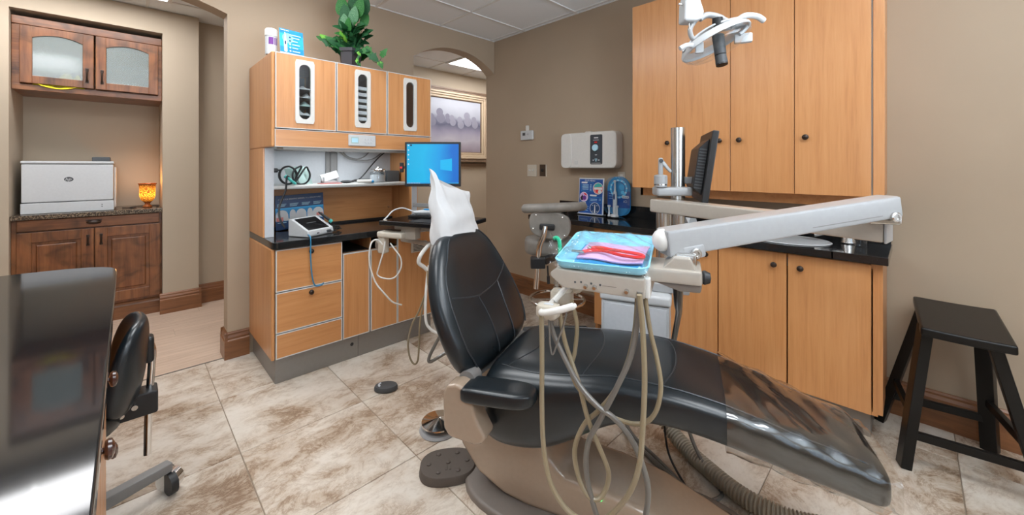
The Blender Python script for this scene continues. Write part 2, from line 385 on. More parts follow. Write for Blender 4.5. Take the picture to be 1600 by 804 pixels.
MT['light'] = plain('light_diffuser', (0.9, 0.9, 0.9), 0.6, noise=0, emit=(0.94, 0.975, 1.0), estr=CEIL_E)
MT['halllight'] = plain('hall_light_diffuser', (0.9, 0.9, 0.9), 0.6, noise=0, emit=(0.98, 0.98, 1.0), estr=HALL_E)
MT['led'] = plain('green_led', (0, 0.3, 0.02), 0.3, noise=0, emit=(0.05, 1.0, 0.15), estr=2.5)

def decal(name, parent, org, ex, ey, items, thick=0.0004, label=None):
    """flat print on a surface: one mesh, several inks"""
    org, ex, ey = Vector(org), Vector(ex).normalized(), Vector(ey).normalized(); nz = ex.cross(ey)
    sh = SH.get(parent.name, Vector((0, 0, 0)))
    me = bpy.data.meshes.new(name); bm = bmesh.new(); mats = []
    for i, it in enumerate(items):
        k, m = it[0], it[-1]
        if k == 'r': x0, y0, x1, y1 = it[1:5]; pts = [(x0, y0), (x1, y0), (x1, y1), (x0, y1)]
        elif k == 'c': cx, cy, r = it[1:4]; pts = [(cx + r * math.cos(2 * PI * j / 24), cy + r * math.sin(2 * PI * j / 24)) for j in range(24)]
        elif k == 'rr': pts = rrect(*it[1:6], n=4)
        else: pts = it[1]
        f = bm.faces.new([bm.verts.new(org + ex * x + ey * y + nz * (0.0006 + thick * i) - sh) for x, y in pts])
        if m not in mats: mats.append(m)
        f.material_index = mats.index(m)
    bm.to_mesh(me); bm.free()
    for m in mats: me.materials.append(MT[m])
    o = bpy.data.objects.new(name, me); C.objects.link(o); o.parent = parent; SH[o.name] = sh
    if label: o['label'] = label
    return o
def text(name, parent, s, org, ex, ey, size, m, align='CENTER', off=0.004, sx=1.0):
    cu = bpy.data.curves.new('tx', 'FONT'); cu.body = s; cu.size = size; cu.align_x = align; cu.align_y = 'CENTER'; cu.resolution_u = 2
    ob = bpy.data.objects.new('tx', cu); C.objects.link(ob)
    bpy.context.view_layer.update()
    me = bpy.data.meshes.new_from_object(ob.evaluated_get(bpy.context.evaluated_depsgraph_get()))
    bpy.data.objects.remove(ob); bpy.data.curves.remove(cu)
    org, ex, ey = Vector(org), Vector(ex).normalized(), Vector(ey).normalized(); nz = ex.cross(ey)
    sh = SH.get(parent.name, Vector((0, 0, 0)))
    for v in me.vertices: v.co = org + ex * v.co.x * sx + ey * v.co.y + nz * off - sh
    me.name = name; me.materials.clear(); me.materials.append(MT[m])
    o = bpy.data.objects.new(name, me); C.objects.link(o); o.parent = parent; SH[o.name] = sh
    return o
def knob(parent, c, axis, m='knob', r=0.016, name='knob'):
    mb = MB(); mb.lathe([(0.007, 0), (0.006, 0.010), (r * 0.85, 0.013), (r, 0.018), (r * 0.92, 0.024), (r * 0.5, 0.028), (0, 0.029)], c, 16, axis)
    return part(name, mb, MT[m], parent)
# ------------------------------------------------------------------ setting: floor
U0, U1, V0, V1 = -2.6, 3.05, -2.4, 3.416
CZ = 2.81
floor = struct('floor', MB().box(U0 - .1, 6.0, V0 - .1, 5.6, -0.06, -0.004), MT['grout'])
def cells(a, b, start, step):
    k = math.floor((a - start) / step); out = []
    while start + k * step < b:
        x0, x1 = max(a, start + k * step), min(b, start + (k + 1) * step)
        if x1 - x0 > 0.02: out.append((x0, x1))
        k += 1
    return out
TM = {}
def piece(name, x0, x1, y0, y1, z0, z1, m, parent, gap, bev=0.0015, thing_mesh=True):
    w, d, h = x1 - x0 - gap, y1 - y0 - gap, z1 - z0
    key = (name, round(w, 3), round(d, 3))
    if key not in TM:
        me = MB().box(-w / 2, w / 2, -d / 2, d / 2, -h / 2, h / 2, bev, 1).mesh(name, smooth=False); me.materials.append(m); TM[key] = me
    o = bpy.data.objects.new(name, TM[key]); C.objects.link(o); o.parent = parent; o.location = ((x0 + x1) / 2, (y0 + y1) / 2, (z0 + z1) / 2)
    return o
for x0, x1 in cells(-1.4, U1, 0.388, 0.592):
    for y0, y1 in cells(-1.2, 3.448, 2.25, 0.598):
        piece('tile', x0, x1, y0, y1, -0.02, 0.0, MT['tile'], floor, 0.004)
threshold = struct('trim_1', MB().box(-1.31, .51, 3.448, 3.458, -0.01, 0.0015), MT['dtan'], parent=floor)
threshold.name = 'threshold_strip'
row = 0
for y0, y1 in cells(3.458, 5.5, 3.458, 0.18):
    for x0, x1 in cells(-1.6, 5.9, -1.6 + (row * 0.47) % 1.2, 1.2):
        piece('plank', x0, x1, y0, y1, -0.02, 0.0, MT['plank'], floor, 0.0015, 0.0008)
    row += 1
# ------------------------------------------------------------------ setting: ceiling
ceiling = struct('ceiling', MB().box(U0 - .1, 6.1, V0 - .1, 5.6, CZ + .03, CZ + .08), MT['grid'])
us = cells(U0, U1, 2.305, 0.69); vs = cells(V0, V1, 2.915, 0.69)
def room_light(tx, ty, w, d, m, label):
    t = thing('ceiling_light', label, 'ceiling light', (tx + w / 2, ty + d / 2, CZ), group=None)
    f = MB()
    for a in ((tx, tx + .03, ty, ty + d), (tx + w - .03, tx + w, ty, ty + d), (tx + .03, tx + w - .03, ty, ty + .03), (tx + .03, tx + w - .03, ty + d - .03, ty + d)):
        f.box(a[0], a[1], a[2], a[3], CZ - .012, CZ + .025)
    part('frame', f, MT['grid'], t, False)
    part('diffuser', MB().box(tx + .03, tx + w - .03, ty + .03, ty + d - .03, CZ - .002, CZ + .02), m, t, False)
    return t
taken = []
for (tx0, tx1, ty0, ty1, lab) in [(us[5][0], us[5][1], vs[6][0], vs[7][1], 'added unseen ceiling troffer near the maple rear cabinet'),  # first troffer is unseen, added to brighten the far part of the room
                             (us[4][0], us[4][1], vs[1][0], vs[2][1], 'ceiling troffer over the near end of the treatment room'),
                             (us[6][0], us[6][1], vs[2][0], vs[3][1], 'ceiling troffer over the sink side of the room')]:
    taken.append((tx0, tx1, ty0, ty1)); room_light(tx0, ty0, tx1 - tx0, ty1 - ty0, MT['light'], lab)
taken.append((us[3][0], us[3][1], vs[5][0], vs[6][1])); room_light(us[3][0], vs[5][0], us[3][1] - us[3][0], vs[6][1] - vs[5][0], MT['light'], 'ceiling troffer over the black desk counter')
for x0, x1 in us:
    for y0, y1 in vs:
        if any(x0 > a - .01 and x1 < b + .01 and y0 > c - .01 and y1 < d + .01 for a, b, c, d in taken): continue
        piece('ceiling_panel', x0, x1, y0, y1, CZ + .005, CZ + .025, MT['ceil'], ceiling, 0.022, 0.002)
def gridbars(us, vs, name):
    g = MB()
    ue = sorted({round(a, 4) for a, b in us} | {round(b, 4) for a, b in us}); ve = sorted({round(a, 4) for a, b in vs} | {round(b, 4) for a, b in vs})
    for x in ue: g.box(x - .011, x + .011, ve[0], ve[-1], CZ - .002, CZ + .016)
    for y in ve: g.box(ue[0], ue[-1], y - .011, y + .011, CZ - .003, CZ + .015)
    return part(name, g, MT['grid'], ceiling, False)
gridbars(us, vs, 'ceiling_grid')
hu = cells(-2.4, 5.9, 3.18, 0.61); hv = cells(3.58, 5.0, 3.97, 0.61)
hl = [(3.18, 4.40, 3.97, 4.58, 'hallway ceiling troffer seen through the small arch'), (-0.94, 0.28, 3.97, 4.58, 'hallway ceiling troffer above the printer alcove')]
for a, b, c, d, lab in hl: room_light(a, c, b - a, d - c, MT['halllight'], lab)
for x0, x1 in hu:
    for y0, y1 in hv:
        if any((x0 + x1) / 2 > a and (x0 + x1) / 2 < b and (y0 + y1) / 2 > c and (y0 + y1) / 2 < d for a, b, c, d, _ in hl): continue
        piece('ceiling_panel', x0, x1, y0, y1, CZ + .005, CZ + .025, MT['ceil'], ceiling, 0.022, 0.002)
gridbars(hu, hv, 'ceiling_grid')
t = thing('fire_sprinkler', 'small chrome fire sprinkler on the ceiling above the potted plant', 'sprinkler', (1.72, 2.80, CZ))
part('escutcheon', MB().lathe([(0, CZ), (.035, CZ), (.034, CZ - .006), (.012, CZ - .01), (0, CZ - .01)], (1.72, 2.80, 0), 20), MT['chrome'], t)
part('head', MB().lathe([(0, CZ - .01), (.008, CZ - .01), (.008, CZ - .04), (.018, CZ - .042), (.018, CZ - .046), (0, CZ - .046)], (1.72, 2.80, 0), 14), MT['black'], t)
# ------------------------------------------------------------------ setting: walls
pts = [(-2.6, 0), (-1.33, 0), (-1.33, 2.45)]
for i in range(1, 24):
    x = -1 + 2 * i / 24; pts.append((-.41 + .92 * x, 2.45 + .11 * (1 - abs(x) ** 3.2)))
pts += [(.51, 2.45), (.51, 0), (1.997, 0), (1.997, 2.445)]
for i in range(1, 24):
    x = -1 + 2 * i / 24; pts.append((2.523 + .527 * x, 2.438 + .175 * (1 - abs(x) ** 2.2)))
pts += [(3.05, 2.43), (3.05, 2.81), (-2.6, 2.81)]
struct('wall_back', MB().prism(pts, XZ, V1, V1 + .14), MT['wall'])
struct('wall_right', MB().box(U1, U1 + .12, V0, V1 + .14, 0, CZ), MT['wall'])
w = MB()
w.box(U0 - .12, U0, V0, V1 + .14, 0, .9).box(U0 - .12, U0, V0, V1 + .14, 2.35, CZ).box(U0 - .12, U0, V0, -1.45, .9, 2.35).box(U0 - .12, U0, .35, V1 + .14, .9, 2.35)
struct('wall_left', w, MT['wall'])
w = MB()
w.box(U0, U1, V0 - .12, V0, 0, .95).box(U0, U1, V0 - .12, V0, 2.35, CZ).box(U0, -.25, V0 - .12, V0, .95, 2.35).box(2.05, U1, V0 - .12, V0, .95, 2.35)
struct('wall_front', w, MT['wall'])
f = MB()
f.box(U0 - .1, U0 + .01, -1.47, -1.40, .88, 2.37).box(U0 - .1, U0 + .01, .30, .37, .88, 2.37).box(U0 - .1, U0 + .01, -1.4, .3, .88, .95).box(U0 - .1, U0 + .01, -1.4, .3, 2.30, 2.37).box(U0 - .1, U0 - .05, -.57, -.53, .95, 2.3)
w_ = struct('window_1', f, MT['edge'])
part('pane', MB().box(U0 - .07, U0 - .064, -1.4, .3, .95, 2.3), MT['clearpl'], w_, False)
f = MB()
f.box(-.27, -.2, V0 - .1, V0 + .01, .93, 2.37).box(2.0, 2.07, V0 - .1, V0 + .01, .93, 2.37).box(-.2, 2.0, V0 - .1, V0 + .01, .93, 1.0).box(-.2, 2.0, V0 - .1, V0 + .01, 2.3, 2.37).box(.88, .92, V0 - .1, V0 - .05, 1.0, 2.3)
w_ = struct('window_2', f, MT['edge'])
part('pane', MB().box(-.2, 2.0, V0 - .07, V0 - .064, 1.0, 2.3), MT['clearpl'], w_, False)
# hallway beyond the arches, with the recessed printer alcove
struct('wall_hall', MB().box(.50, 6.0, 5.0, 5.12, 0, CZ), MT['hallwall'])
w = MB()
w.prism([(-2.6, 0), (-.652, 0), (-.652, 2.60), (.236, 2.60), (.236, 0), (.50, 0), (.50, CZ), (-2.6, CZ)], XZ, 4.88, 5.46)
w.box(-.72, .30, 5.46, 5.5, 0, CZ)
struct('wall_alcove', w, MT['hallwall'])
struct('wall_hall_end', MB().box(5.9, 6.0, 3.5, 5.1, 0, CZ).box(3.17, 6.0, 3.456, 3.556, 0, CZ), MT['hallwall'])
struct('wall_hall_left', MB().box(-2.7, -2.6, 3.5, 5.5, 0, CZ), MT['hallwall'])
# baseboards: profile (offset from wall, height)
BB = [(0, 0), (.020, 0), (.020, .128), (.014, .135), (.016, .150), (.010, .166), (.010, .176), (.004, .186), (0, .188)]
def bb(name, runs):
    m = MB()
    for kind, a0, a1, wpos, sgn in runs:
        if kind == 'u': m.prism(BB, lambda x, y, a: (a, wpos + sgn * x, y), a0, a1)
        else: m.prism(BB, lambda x, y, a: (wpos + sgn * x, a, y), a0, a1)
    return struct(name, m, MT['base'])
bb('baseboard_back', [('u', .4915, .64, V1, -1), ('v', V1 - .0195, V1 + .16, .51, -1), ('u', .4915, .7, V1 + .14, 1), ('u', 1.81, 1.997, V1, -1)])
bb('baseboard_right', [('v', V0, .16, U1, -1), ('v', 1.76, V1 + .14, U1, -1)])
bb('baseboard_hall', [('u', .50, 5.9, 5.0, -1)])
bb('baseboard_column', [('u', .216, .5185, 4.88, -1), ('v', 4.8605, 4.98, .50, 1), ('u', -2.6, -.652, 4.88, -1)])

# ------------------------------------------------------------------ printer alcove
t = thing('alcove_wall_cabinet', 'dark knotty wood wall cabinet with two arched frosted glass doors above the printer', 'cabinet', (-.21, 5.2, 1.98))
m = MB()
m.box(-.65, -.632, 4.97, 5.455, 1.98, 2.56).box(.216, .234, 4.97, 5.455, 1.98, 2.56).box(-.632, .216, 4.97, 5.455, 1.98, 2.0).box(-.632, .216, 4.97, 5.455, 2.54, 2.56).box(-.632, .216, 5.44, 5.455, 2.0, 2.54)
m.box(-.65, .234, 4.955, 4.972, 1.978, 2.025, .003).box(-.65, .234, 4.945, 4.972, 2.495, 2.56, .004).box(-.65, -.605, 4.955, 4.972, 2.025, 2.495, .003).box(.205, .234, 4.955, 4.972, 2.025, 2.495, .003)
part('body', m, MT['alderh'], t, False)
for dx0, dx1, hx in ((-.607, -.204, -.243), (-.194, .208, -.155)):
    gx0, gx1, gz0, gz1 = dx0 + .065, dx1 - .065, 2.095, 2.40
    arch = [(gx0 + (gx1 - gx0) * i / 14, gz1 + .035 * (1 - (2 * i / 14 - 1) ** 2)) for i in range(15)]
    m = MB()
    m.box(dx0, gx0, 4.932, 4.955, 2.032, 2.49, .004).box(gx1, dx1, 4.932, 4.955, 2.032, 2.49, .004).box(gx0 - .002, gx1 + .002, 4.933, 4.954, 2.033, gz0, .003)
    m.prism([(gx0 - .002, 2.489)] + [(x, z) for x, z in arch] + [(gx1 + .002, 2.489)], XZ, 4.933, 4.954)
    d = part('door', m, MT['alder'], t, False)
    part('glass_pane', MB().prism([(gx0, gz0), (gx1, gz0)] + list(reversed(arch)), XZ, 4.942, 4.946), MT['frost'], d, False, label='frosted glass pane with arched top')
    h = MB().tube(smoothpath([(hx, 4.932, 2.088), (hx, 4.915, 2.10), (hx, 4.908, 2.14), (hx, 4.915, 2.18), (hx, 4.932, 2.192)], 4), .006, 8)
    h.box(hx - .010, hx + .010, 4.927, 4.933, 2.078, 2.105, .003).box(hx - .010, hx + .010, 4.927, 4.933, 2.175, 2.202, .003)
    part('handle', h, MT['knob'], d)
def crumple(x0, x1, y0, y1, z, h, seed):
    r = random.Random(seed); ph = [r.uniform(0, 6) for _ in range(6)]
    def f(a, b):
        e = min(a, 1 - a, b, 1 - b); k = min(1, e * 6)
        return (x0 + (x1 - x0) * a, y0 + (y1 - y0) * b, z + k * h * (.55 + .25 * math.sin(7 * a + ph[0] + 3 * b) + .2 * math.sin(13 * a - 5 * b + ph[1])))
    return f
m = MB().sheet(crumple(-.56, -.25, 4.975, 5.2, 2.002, .17, 3), 26, 20)
solo('yellow_cloth', m, MT['yellow'], 'yellow folded cloth behind the left frosted cabinet door', 'cloth', (-.4, 5.15, 2.0))
m = MB().sheet(lambda a, b: (-.51 + .20 * a, 4.936 + .03 * b - .008 * math.sin(a * 9), 2.034 - (1 - b) * .028 * math.sin(PI * a) ** .6), 14, 4, .004)
solo('yellow_cloth', m, MT['yellow'], 'yellow cloth corner poking out under the left cabinet door', 'cloth', (-.41, 4.95, 2.02))
t = thing('alcove_base_cabinet', 'dark knotty wood base cabinet with one drawer and two panel doors in the alcove', 'cabinet', (-.21, 5.2, 0))
m = MB()
m.box(-.65, .234, 4.965, 5.455, .15, .94).box(-.65, .234, 4.99, 5.455, 0, .15)
m.box(-.65, -.622, 4.945, 4.967, .15, .94, .002).box(.212, .234, 4.945, 4.967, .15, .94, .002)
part('body', m, MT['alder'], t, False)
m = MB().prism([(0, 0), (.02, 0), (.02, .11), (.012, .122), (.012, .138), (0, .15)], lambda x, y, a: (a, 4.99 - x, y), -.65, .234)
part('kick_board', m, MT['base'], t, False)
d = part('drawer', MB().box(-.622, .215, 4.93, 4.965, .848, .936, .005), MT['alderh'], t, False)
m = MB().ball((-.203, 4.929, .890), .046, .024, .019, 20).box(-.252, -.154, 4.926, 4.931, .905, .912, .001)
part('cup_pull', m, MT['knob'], d)
for dx0, dx1, hx in ((-.622, -.203, -.238), (-.197, .222, -.160)):
    m = MB().box(dx0, dx0 + .075, 4.93, 4.953, .175, .838, .004).box(dx1 - .075, dx1, 4.93, 4.953, .175, .838, .004).box(dx0 + .073, dx1 - .073, 4.931, 4.952, .175, .262, .004).box(dx0 + .073, dx1 - .073, 4.931, 4.952, .755, .838, .004)
    d = part('door', m, MT['alder'], t, False)
    part('raised_panel', MB().box(dx0 + .06, dx1 - .06, 4.946, 4.955, .24, .78).box(dx0 + .098, dx1 - .098, 4.936, 4.95, .285, .732, .010, 1), MT['alder'], d, False)
    h = MB().tube(smoothpath([(hx, 4.93, .70), (hx, 4.913, .712), (hx, 4.908, .735), (hx, 4.913, .762), (hx, 4.93, .775)], 4), .006, 8)
    h.box(hx - .010, hx + .010, 4.925, 4.932, .690, .712, .003).box(hx - .010, hx + .010, 4.925, 4.932, .763, .785, .003)
    part('handle', h, MT['knob'], d)
solo('granite_countertop', MB().box(-.651, .235, 4.905, 5.459, .941, .978, .004), MT['granite'], 'speckled brown granite countertop under the white printer', 'countertop', (-.21, 5.2, .94), smooth=False)
# printer
PX0, PX1, PY0, PY1 = -.612, -.082, 5.0, 5.44
t = thing('printer', 'boxy white laser printer on the granite countertop', 'printer', (-.35, 5.22, .979))
part('body', MB().box(PX0 + .004, PX1 - .004, PY0 + .004, PY1, 1.072, 1.385, .008), MT['white'], t)
part('top_cover', MB().box(PX0, PX1, PY0, PY1, 1.389, 1.412, .007), MT['white'], t)
d = part('paper_tray', MB().box(PX0, PX1, PY0, PY1, .979, 1.066, .006), MT['white'], t)
decal('tray_mark', d, (-.16, PY0, 1.01), (1, 0, 0), (0, 0, 1), [('r', 0, 0, .005, .011, 'black'), ('r', 0, .017, .005, .028, 'black')])
part('shadow_gap', MB().box(PX0 + .01, PX1 - .01, PY0 + .012, PY1 - .01, 1.0, 1.392), MT['dgrey'], t, False)
part('side_tray', MB().box(PX1 - .002, PX1 + .012, PY0 + .06, PY1 - .05, 1.0, 1.36, .004), MT['warmwhite'], t)
part('scanner_bump', MB().box(-.225, -.11, 5.16, 5.30, 1.412, 1.452, .006), MT['dgrey'], t, label='dark block on the printer top')
decal('logo', t, (-.352, PY0 + .004, 1.258), (1, 0, 0), (0, 0, 1), [('p', [(.027 * math.cos(a * PI / 12), .020 * math.sin(a * PI / 12)) for a in range(24)], 'dgrey')], label='oval hp logo')
text('logo_lettering', t, 'hp', (-.353, PY0 + .004, 1.2585), (1, 0, .0), (.25, 0, 1), .036, 'white', off=.002)
decal('model_print', t, (-.215, PY0 + .004, 1.118), (1, 0, 0), (0, 0, 1), [('r', 0, 0, .085, .004, 'panelgrey')])
# candle holder
t = thing('candle_holder', 'amber mercury glass candle holder glowing beside the printer', 'candle holder', (.140, 5.14, .979))
m = MB().lathe([(.0, .979), (.036, .979), (.038, .984), (.022, 1.0), (.018, 1.012), (.026, 1.024), (.048, 1.05), (.058, 1.085), (.058, 1.15), (.062, 1.19), (.070, 1.205), (.067, 1.205), (.055, 1.185), (.053, 1.09), (.043, 1.056), (0, 1.03)], (.140, 5.14, 0), 32)
mm, nt, p, N, L = newmat('amber_mercury_glass')
tc = N.new('ShaderNodeTexCoord'); vo = N.new('ShaderNodeTexVoronoi'); vo.inputs['Scale'].default_value = 120; L.new(tc.outputs['Object'], vo.inputs['Vector'])
r = ramp(N, [(0.15, (1.0, .50, .05)), (.45, (.65, .18, .01)), (.75, (.16, .035, .004))]); L.new(vo.outputs['Distance'], r.inputs['Fac'])
r2 = ramp(N, [(0.0, (.62, .20, .03)), (.6, (.25, .07, .02))]); L.new(vo.outputs['Distance'], r2.inputs['Fac'])
L.new(r2.outputs['Color'], p.inputs['Base Color']); p.inputs['Roughness'].default_value = .2; p.inputs['Metallic'].default_value = .3
# the flame lights the middle of the cup from inside
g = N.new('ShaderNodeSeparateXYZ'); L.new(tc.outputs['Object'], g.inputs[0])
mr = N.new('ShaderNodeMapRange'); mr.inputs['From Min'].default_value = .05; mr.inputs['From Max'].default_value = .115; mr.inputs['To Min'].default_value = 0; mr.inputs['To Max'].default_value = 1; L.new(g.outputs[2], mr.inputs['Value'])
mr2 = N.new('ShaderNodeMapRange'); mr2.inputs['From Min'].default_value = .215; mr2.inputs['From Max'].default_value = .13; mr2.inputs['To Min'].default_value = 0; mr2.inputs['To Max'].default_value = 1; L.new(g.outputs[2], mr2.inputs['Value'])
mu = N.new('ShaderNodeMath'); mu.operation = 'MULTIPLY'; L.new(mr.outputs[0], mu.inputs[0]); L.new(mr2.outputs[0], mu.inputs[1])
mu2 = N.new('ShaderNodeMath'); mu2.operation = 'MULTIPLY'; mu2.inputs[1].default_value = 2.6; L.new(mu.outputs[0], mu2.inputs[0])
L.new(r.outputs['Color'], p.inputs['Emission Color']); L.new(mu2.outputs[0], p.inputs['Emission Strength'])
part('glass_cup', m, mm, t)
part('candle', MB().cyl((.14, 5.14, 1.035), (.14, 5.14, 1.10), .03), MT['paper'], t)
pl = bpy.data.lights.new('candle_flame', 'POINT'); pl.energy = 1.1; pl.color = (1, .45, .12); pl.shadow_soft_size = .03
o = bpy.data.objects.new('candle_flame', pl); C.objects.link(o); o.location = (.14, 5.10, 1.24); o.parent = None
m = MB().tube(smoothpath([(-.03, 5.10, .984), (.02, 5.06, .984), (.06, 5.08, .984), (.02, 5.13, .984), (.07, 5.20, .984), (.16, 5.24, .984), (.22, 5.16, .984), (.20, 5.05, .984)], 6), .004, 6)
solo('power_cord', m, MT['black'], 'thin black cord lying on the granite by the candle holder', 'cord', (.08, 5.12, .979))
# ------------------------------------------------------------------ rear treatment cabinet on wall_back
BV = 3.410
t = thing('base_cabinet', 'light maple base cabinet with white edging under the short black counter', 'cabinet', (1.22, 3.1, 0))
m = MB().box(.648, 1.80, 2.812, BV, .155, .755).box(.648, 1.075, 2.812, BV, .755, .849).box(1.50, 1.80, 2.812, BV, .755, .849).box(1.075, 1.50, 3.2, BV, .755, .849).box(1.283, 1.29, 2.812, 3.2, .755, .849)
m.box(.640, .660, 2.79, BV, .155, .849, .008, 3)
part('body', m, MT['maple'], t, True, 40)
part('slot_shade', MB().box(1.076, 1.499, 2.83, 3.19, .756, .76).box(1.076, 1.499, 3.19, 3.199, .76, .848), MT['black'], t, False)  # black sheets paint the shade inside the open slot
m = MB().box(.664, 1.19, 2.806, BV, 0, .155, .001).box(1.192, 1.80, 2.806, BV, 0, .155, .001)
k = part('kick_plate', m, MT['kick'], t, False)
part('bolt_hole', MB().cyl((1.147, 2.8062, .10), (1.147, 2.8055, .10), .012), MT['black'], k)
def front(kind, x0, x1, z0, z1, v, mat, parent, edge=.006):
    d = part(kind, MB().box(x0 + edge, x1 - edge, v, v + .019, z0 + edge, z1 - edge), mat, parent, False)
    e = MB().box(x0, x0 + edge, v - .0015, v + .019, z0, z1).box(x1 - edge, x1, v - .0015, v + .019, z0, z1).box(x0 + edge, x1 - edge, v - .0015, v + .019, z0, z0 + edge).box(x0 + edge, x1 - edge, v - .0015, v + .019, z1 - edge, z1)
    part('edge_trim', e, MT['edge'], d, False, label='white edge trim')
    return d
for z0, z1 in ((.578, .842), (.319, .572), (.158, .313)):
    d = front('drawer', .664, 1.072, z0, z1, 2.79, MT['mapleh'], t)
    if z0 > .3: knob(d, (.868, 2.79, z1 - .031), (0, -1, 0))
for x0, x1 in ((1.079, 1.268), (1.280, 1.490), (1.494, 1.80)):
    front('door', x0, x1, .158, .755 if x1 < 1.5 else .842, 2.79, MT['maple'], t)
v = part('vent_grille', MB().box(1.606, 1.746, 2.776, 2.789, .684, .766, .002), MT['cream'], t, False)
m = MB()
for i in range(6): m.box(1.622, 1.730, 2.7745, 2.7765, .694 + i * .0115, .699 + i * .0115)
part('slots', m, MT['black'], v, False)
m = MB().prism([(.642, BV), (.642, 2.80)] + [(.672 - .030 * math.cos(a * PI / 12), 2.795 - .030 * math.sin(a * PI / 12)) for a in range(1, 7)] + [(1.80, 2.765), (1.80, BV)], XY, .850, .895, .004, 2)
solo('countertop', m, MT['blacktop'], 'black countertop on the maple rear cabinet with rounded front corner', 'countertop', (1.22, 3.1, .85), ang=50)
# niche between counter and upper cabinet
t = thing('cabinet_niche', 'open maple niche with grey back and white shelf between counter and wall cabinet', 'shelf unit', (1.22, 3.35, .896))
for a, b in ((.641, .700), (1.737, 1.795)): part('upright', MB().box(a, b, 3.002, BV, .896, 1.489), MT['maple'], t, False)
part('upright_face', MB().box(.650, .703, 2.998, 3.002, .896, 1.489).box(.7, .703, 3.002, 3.38, .896, 1.489), MT['panelgrey'], t, False, label='pale grey face of the left upright')
part('upright_face', MB().box(1.737, 1.787, 2.998, 3.002, .896, 1.489), MT['panelgrey'], t, False, label='pale grey face of the right upright')
part('back_panel', MB().box(.703, 1.737, 3.385, BV, 1.21, 1.489), MT['panelgrey'], t, False, label='light grey back panel')
part('lower_back_panel', MB().box(.703, 1.737, 3.355, BV, .908, 1.21), MT['mapleh'], t, False)
part('splash_strip', MB().box(.703, 1.737, 3.345, BV, .896, .912), MT['black'], t, False)
m = MB().box(.704, 1.736, 3.05, 3.384, 1.207, 1.235, .012, 4)
part('shelf', m, MT['edge'], t, True, label='white bullnose shelf')
part('cable_channel', MB().box(1.195, 1.255, 3.355, 3.385, 1.236, 1.488, .012, 3).box(1.165, 1.195, 3.37, 3.385, 1.236, 1.488), MT['mgrey'], t)
part('latch', MB().cyl((1.70, 3.354, 1.0), (1.70, 3.34, 1.0), .008), MT['chrome'], t)
# upper cabinet
t = thing('wall_cabinet', 'maple wall cabinet with three doors that have long oval windows', 'cabinet', (1.22, 3.1, 1.49))
m = MB().box(.640, .662, 2.79, BV, 1.49, 2.088, .012, 3).box(1.780, 1.797, 2.795, BV, 1.49, 2.088).box(.662, 1.78, 2.81, BV, 2.07, 2.088).box(.662, 1.78, 2.81, BV, 1.59, 1.606).box(.662, 1.78, 3.39, BV, 1.606, 2.07).box(1.02, 1.04, 2.812, 3.39, 1.606, 2.07).box(1.395, 1.415, 2.812, 3.39, 1.606, 2.07)
part('body', m, MT['maple'], t, True, 40)
d = front('valance', .660, 1.792, 1.492, 1.604, 2.792, MT['mapleh'], t, .004)
part('light_strip', MB().box(.85, 1.6, 3.05, 3.12, 1.480, 1.4935, .003), MT['edge'], t, False, label='slim white lamp strip under the cabinet')
l_ = area('under_cabinet_lamp', (1.22, 3.085, 1.478), (0, 0, 0), .72, .05, 1.6, (.92, .97, 1.0))
part('bottom_panel', MB().box(.662, 1.78, 2.812, BV, 1.494, 1.506).box(.72, 1.70, 2.85, 3.0, 1.478, 1.494, .004), MT['edge'], t, False)
def stadium(cx, cz, hw, hh, n=10):
    out = []
    for i in range(n + 1): a = PI * i / n; out.append((cx + hw * math.cos(a), cz + hh - hw + hw * math.sin(a)))
    for i in range(n + 1): a = PI + PI * i / n; out.append((cx + hw * math.cos(a), cz - hh + hw + hw * math.sin(a)))
    return out
def ringplate(outer, inner, f, a0, a1):
    b = MB(); n = len(inner)
    def at(P, s):   # resample polygon by angle around its centre
        return P
    V = []
    for P, a in ((outer, a0), (inner, a0), (inner, a1), (outer, a1)): V.append([b.bm.verts.new(f(x, y, a)) for x, y in P])
    for A, B in ((0, 1), (1, 2), (2, 3), (3, 0)):
        for j in range(n): b.bm.faces.new((V[A][j], V[A][(j + 1) % n], V[B][(j + 1) % n], V[B][j]))
    bmesh.ops.recalc_face_normals(b.bm, faces=b.bm.faces)
    return b
WINS = ((.662, 1.030, .832), (1.036, 1.404, 1.218), (1.411, 1.792, 1.600))
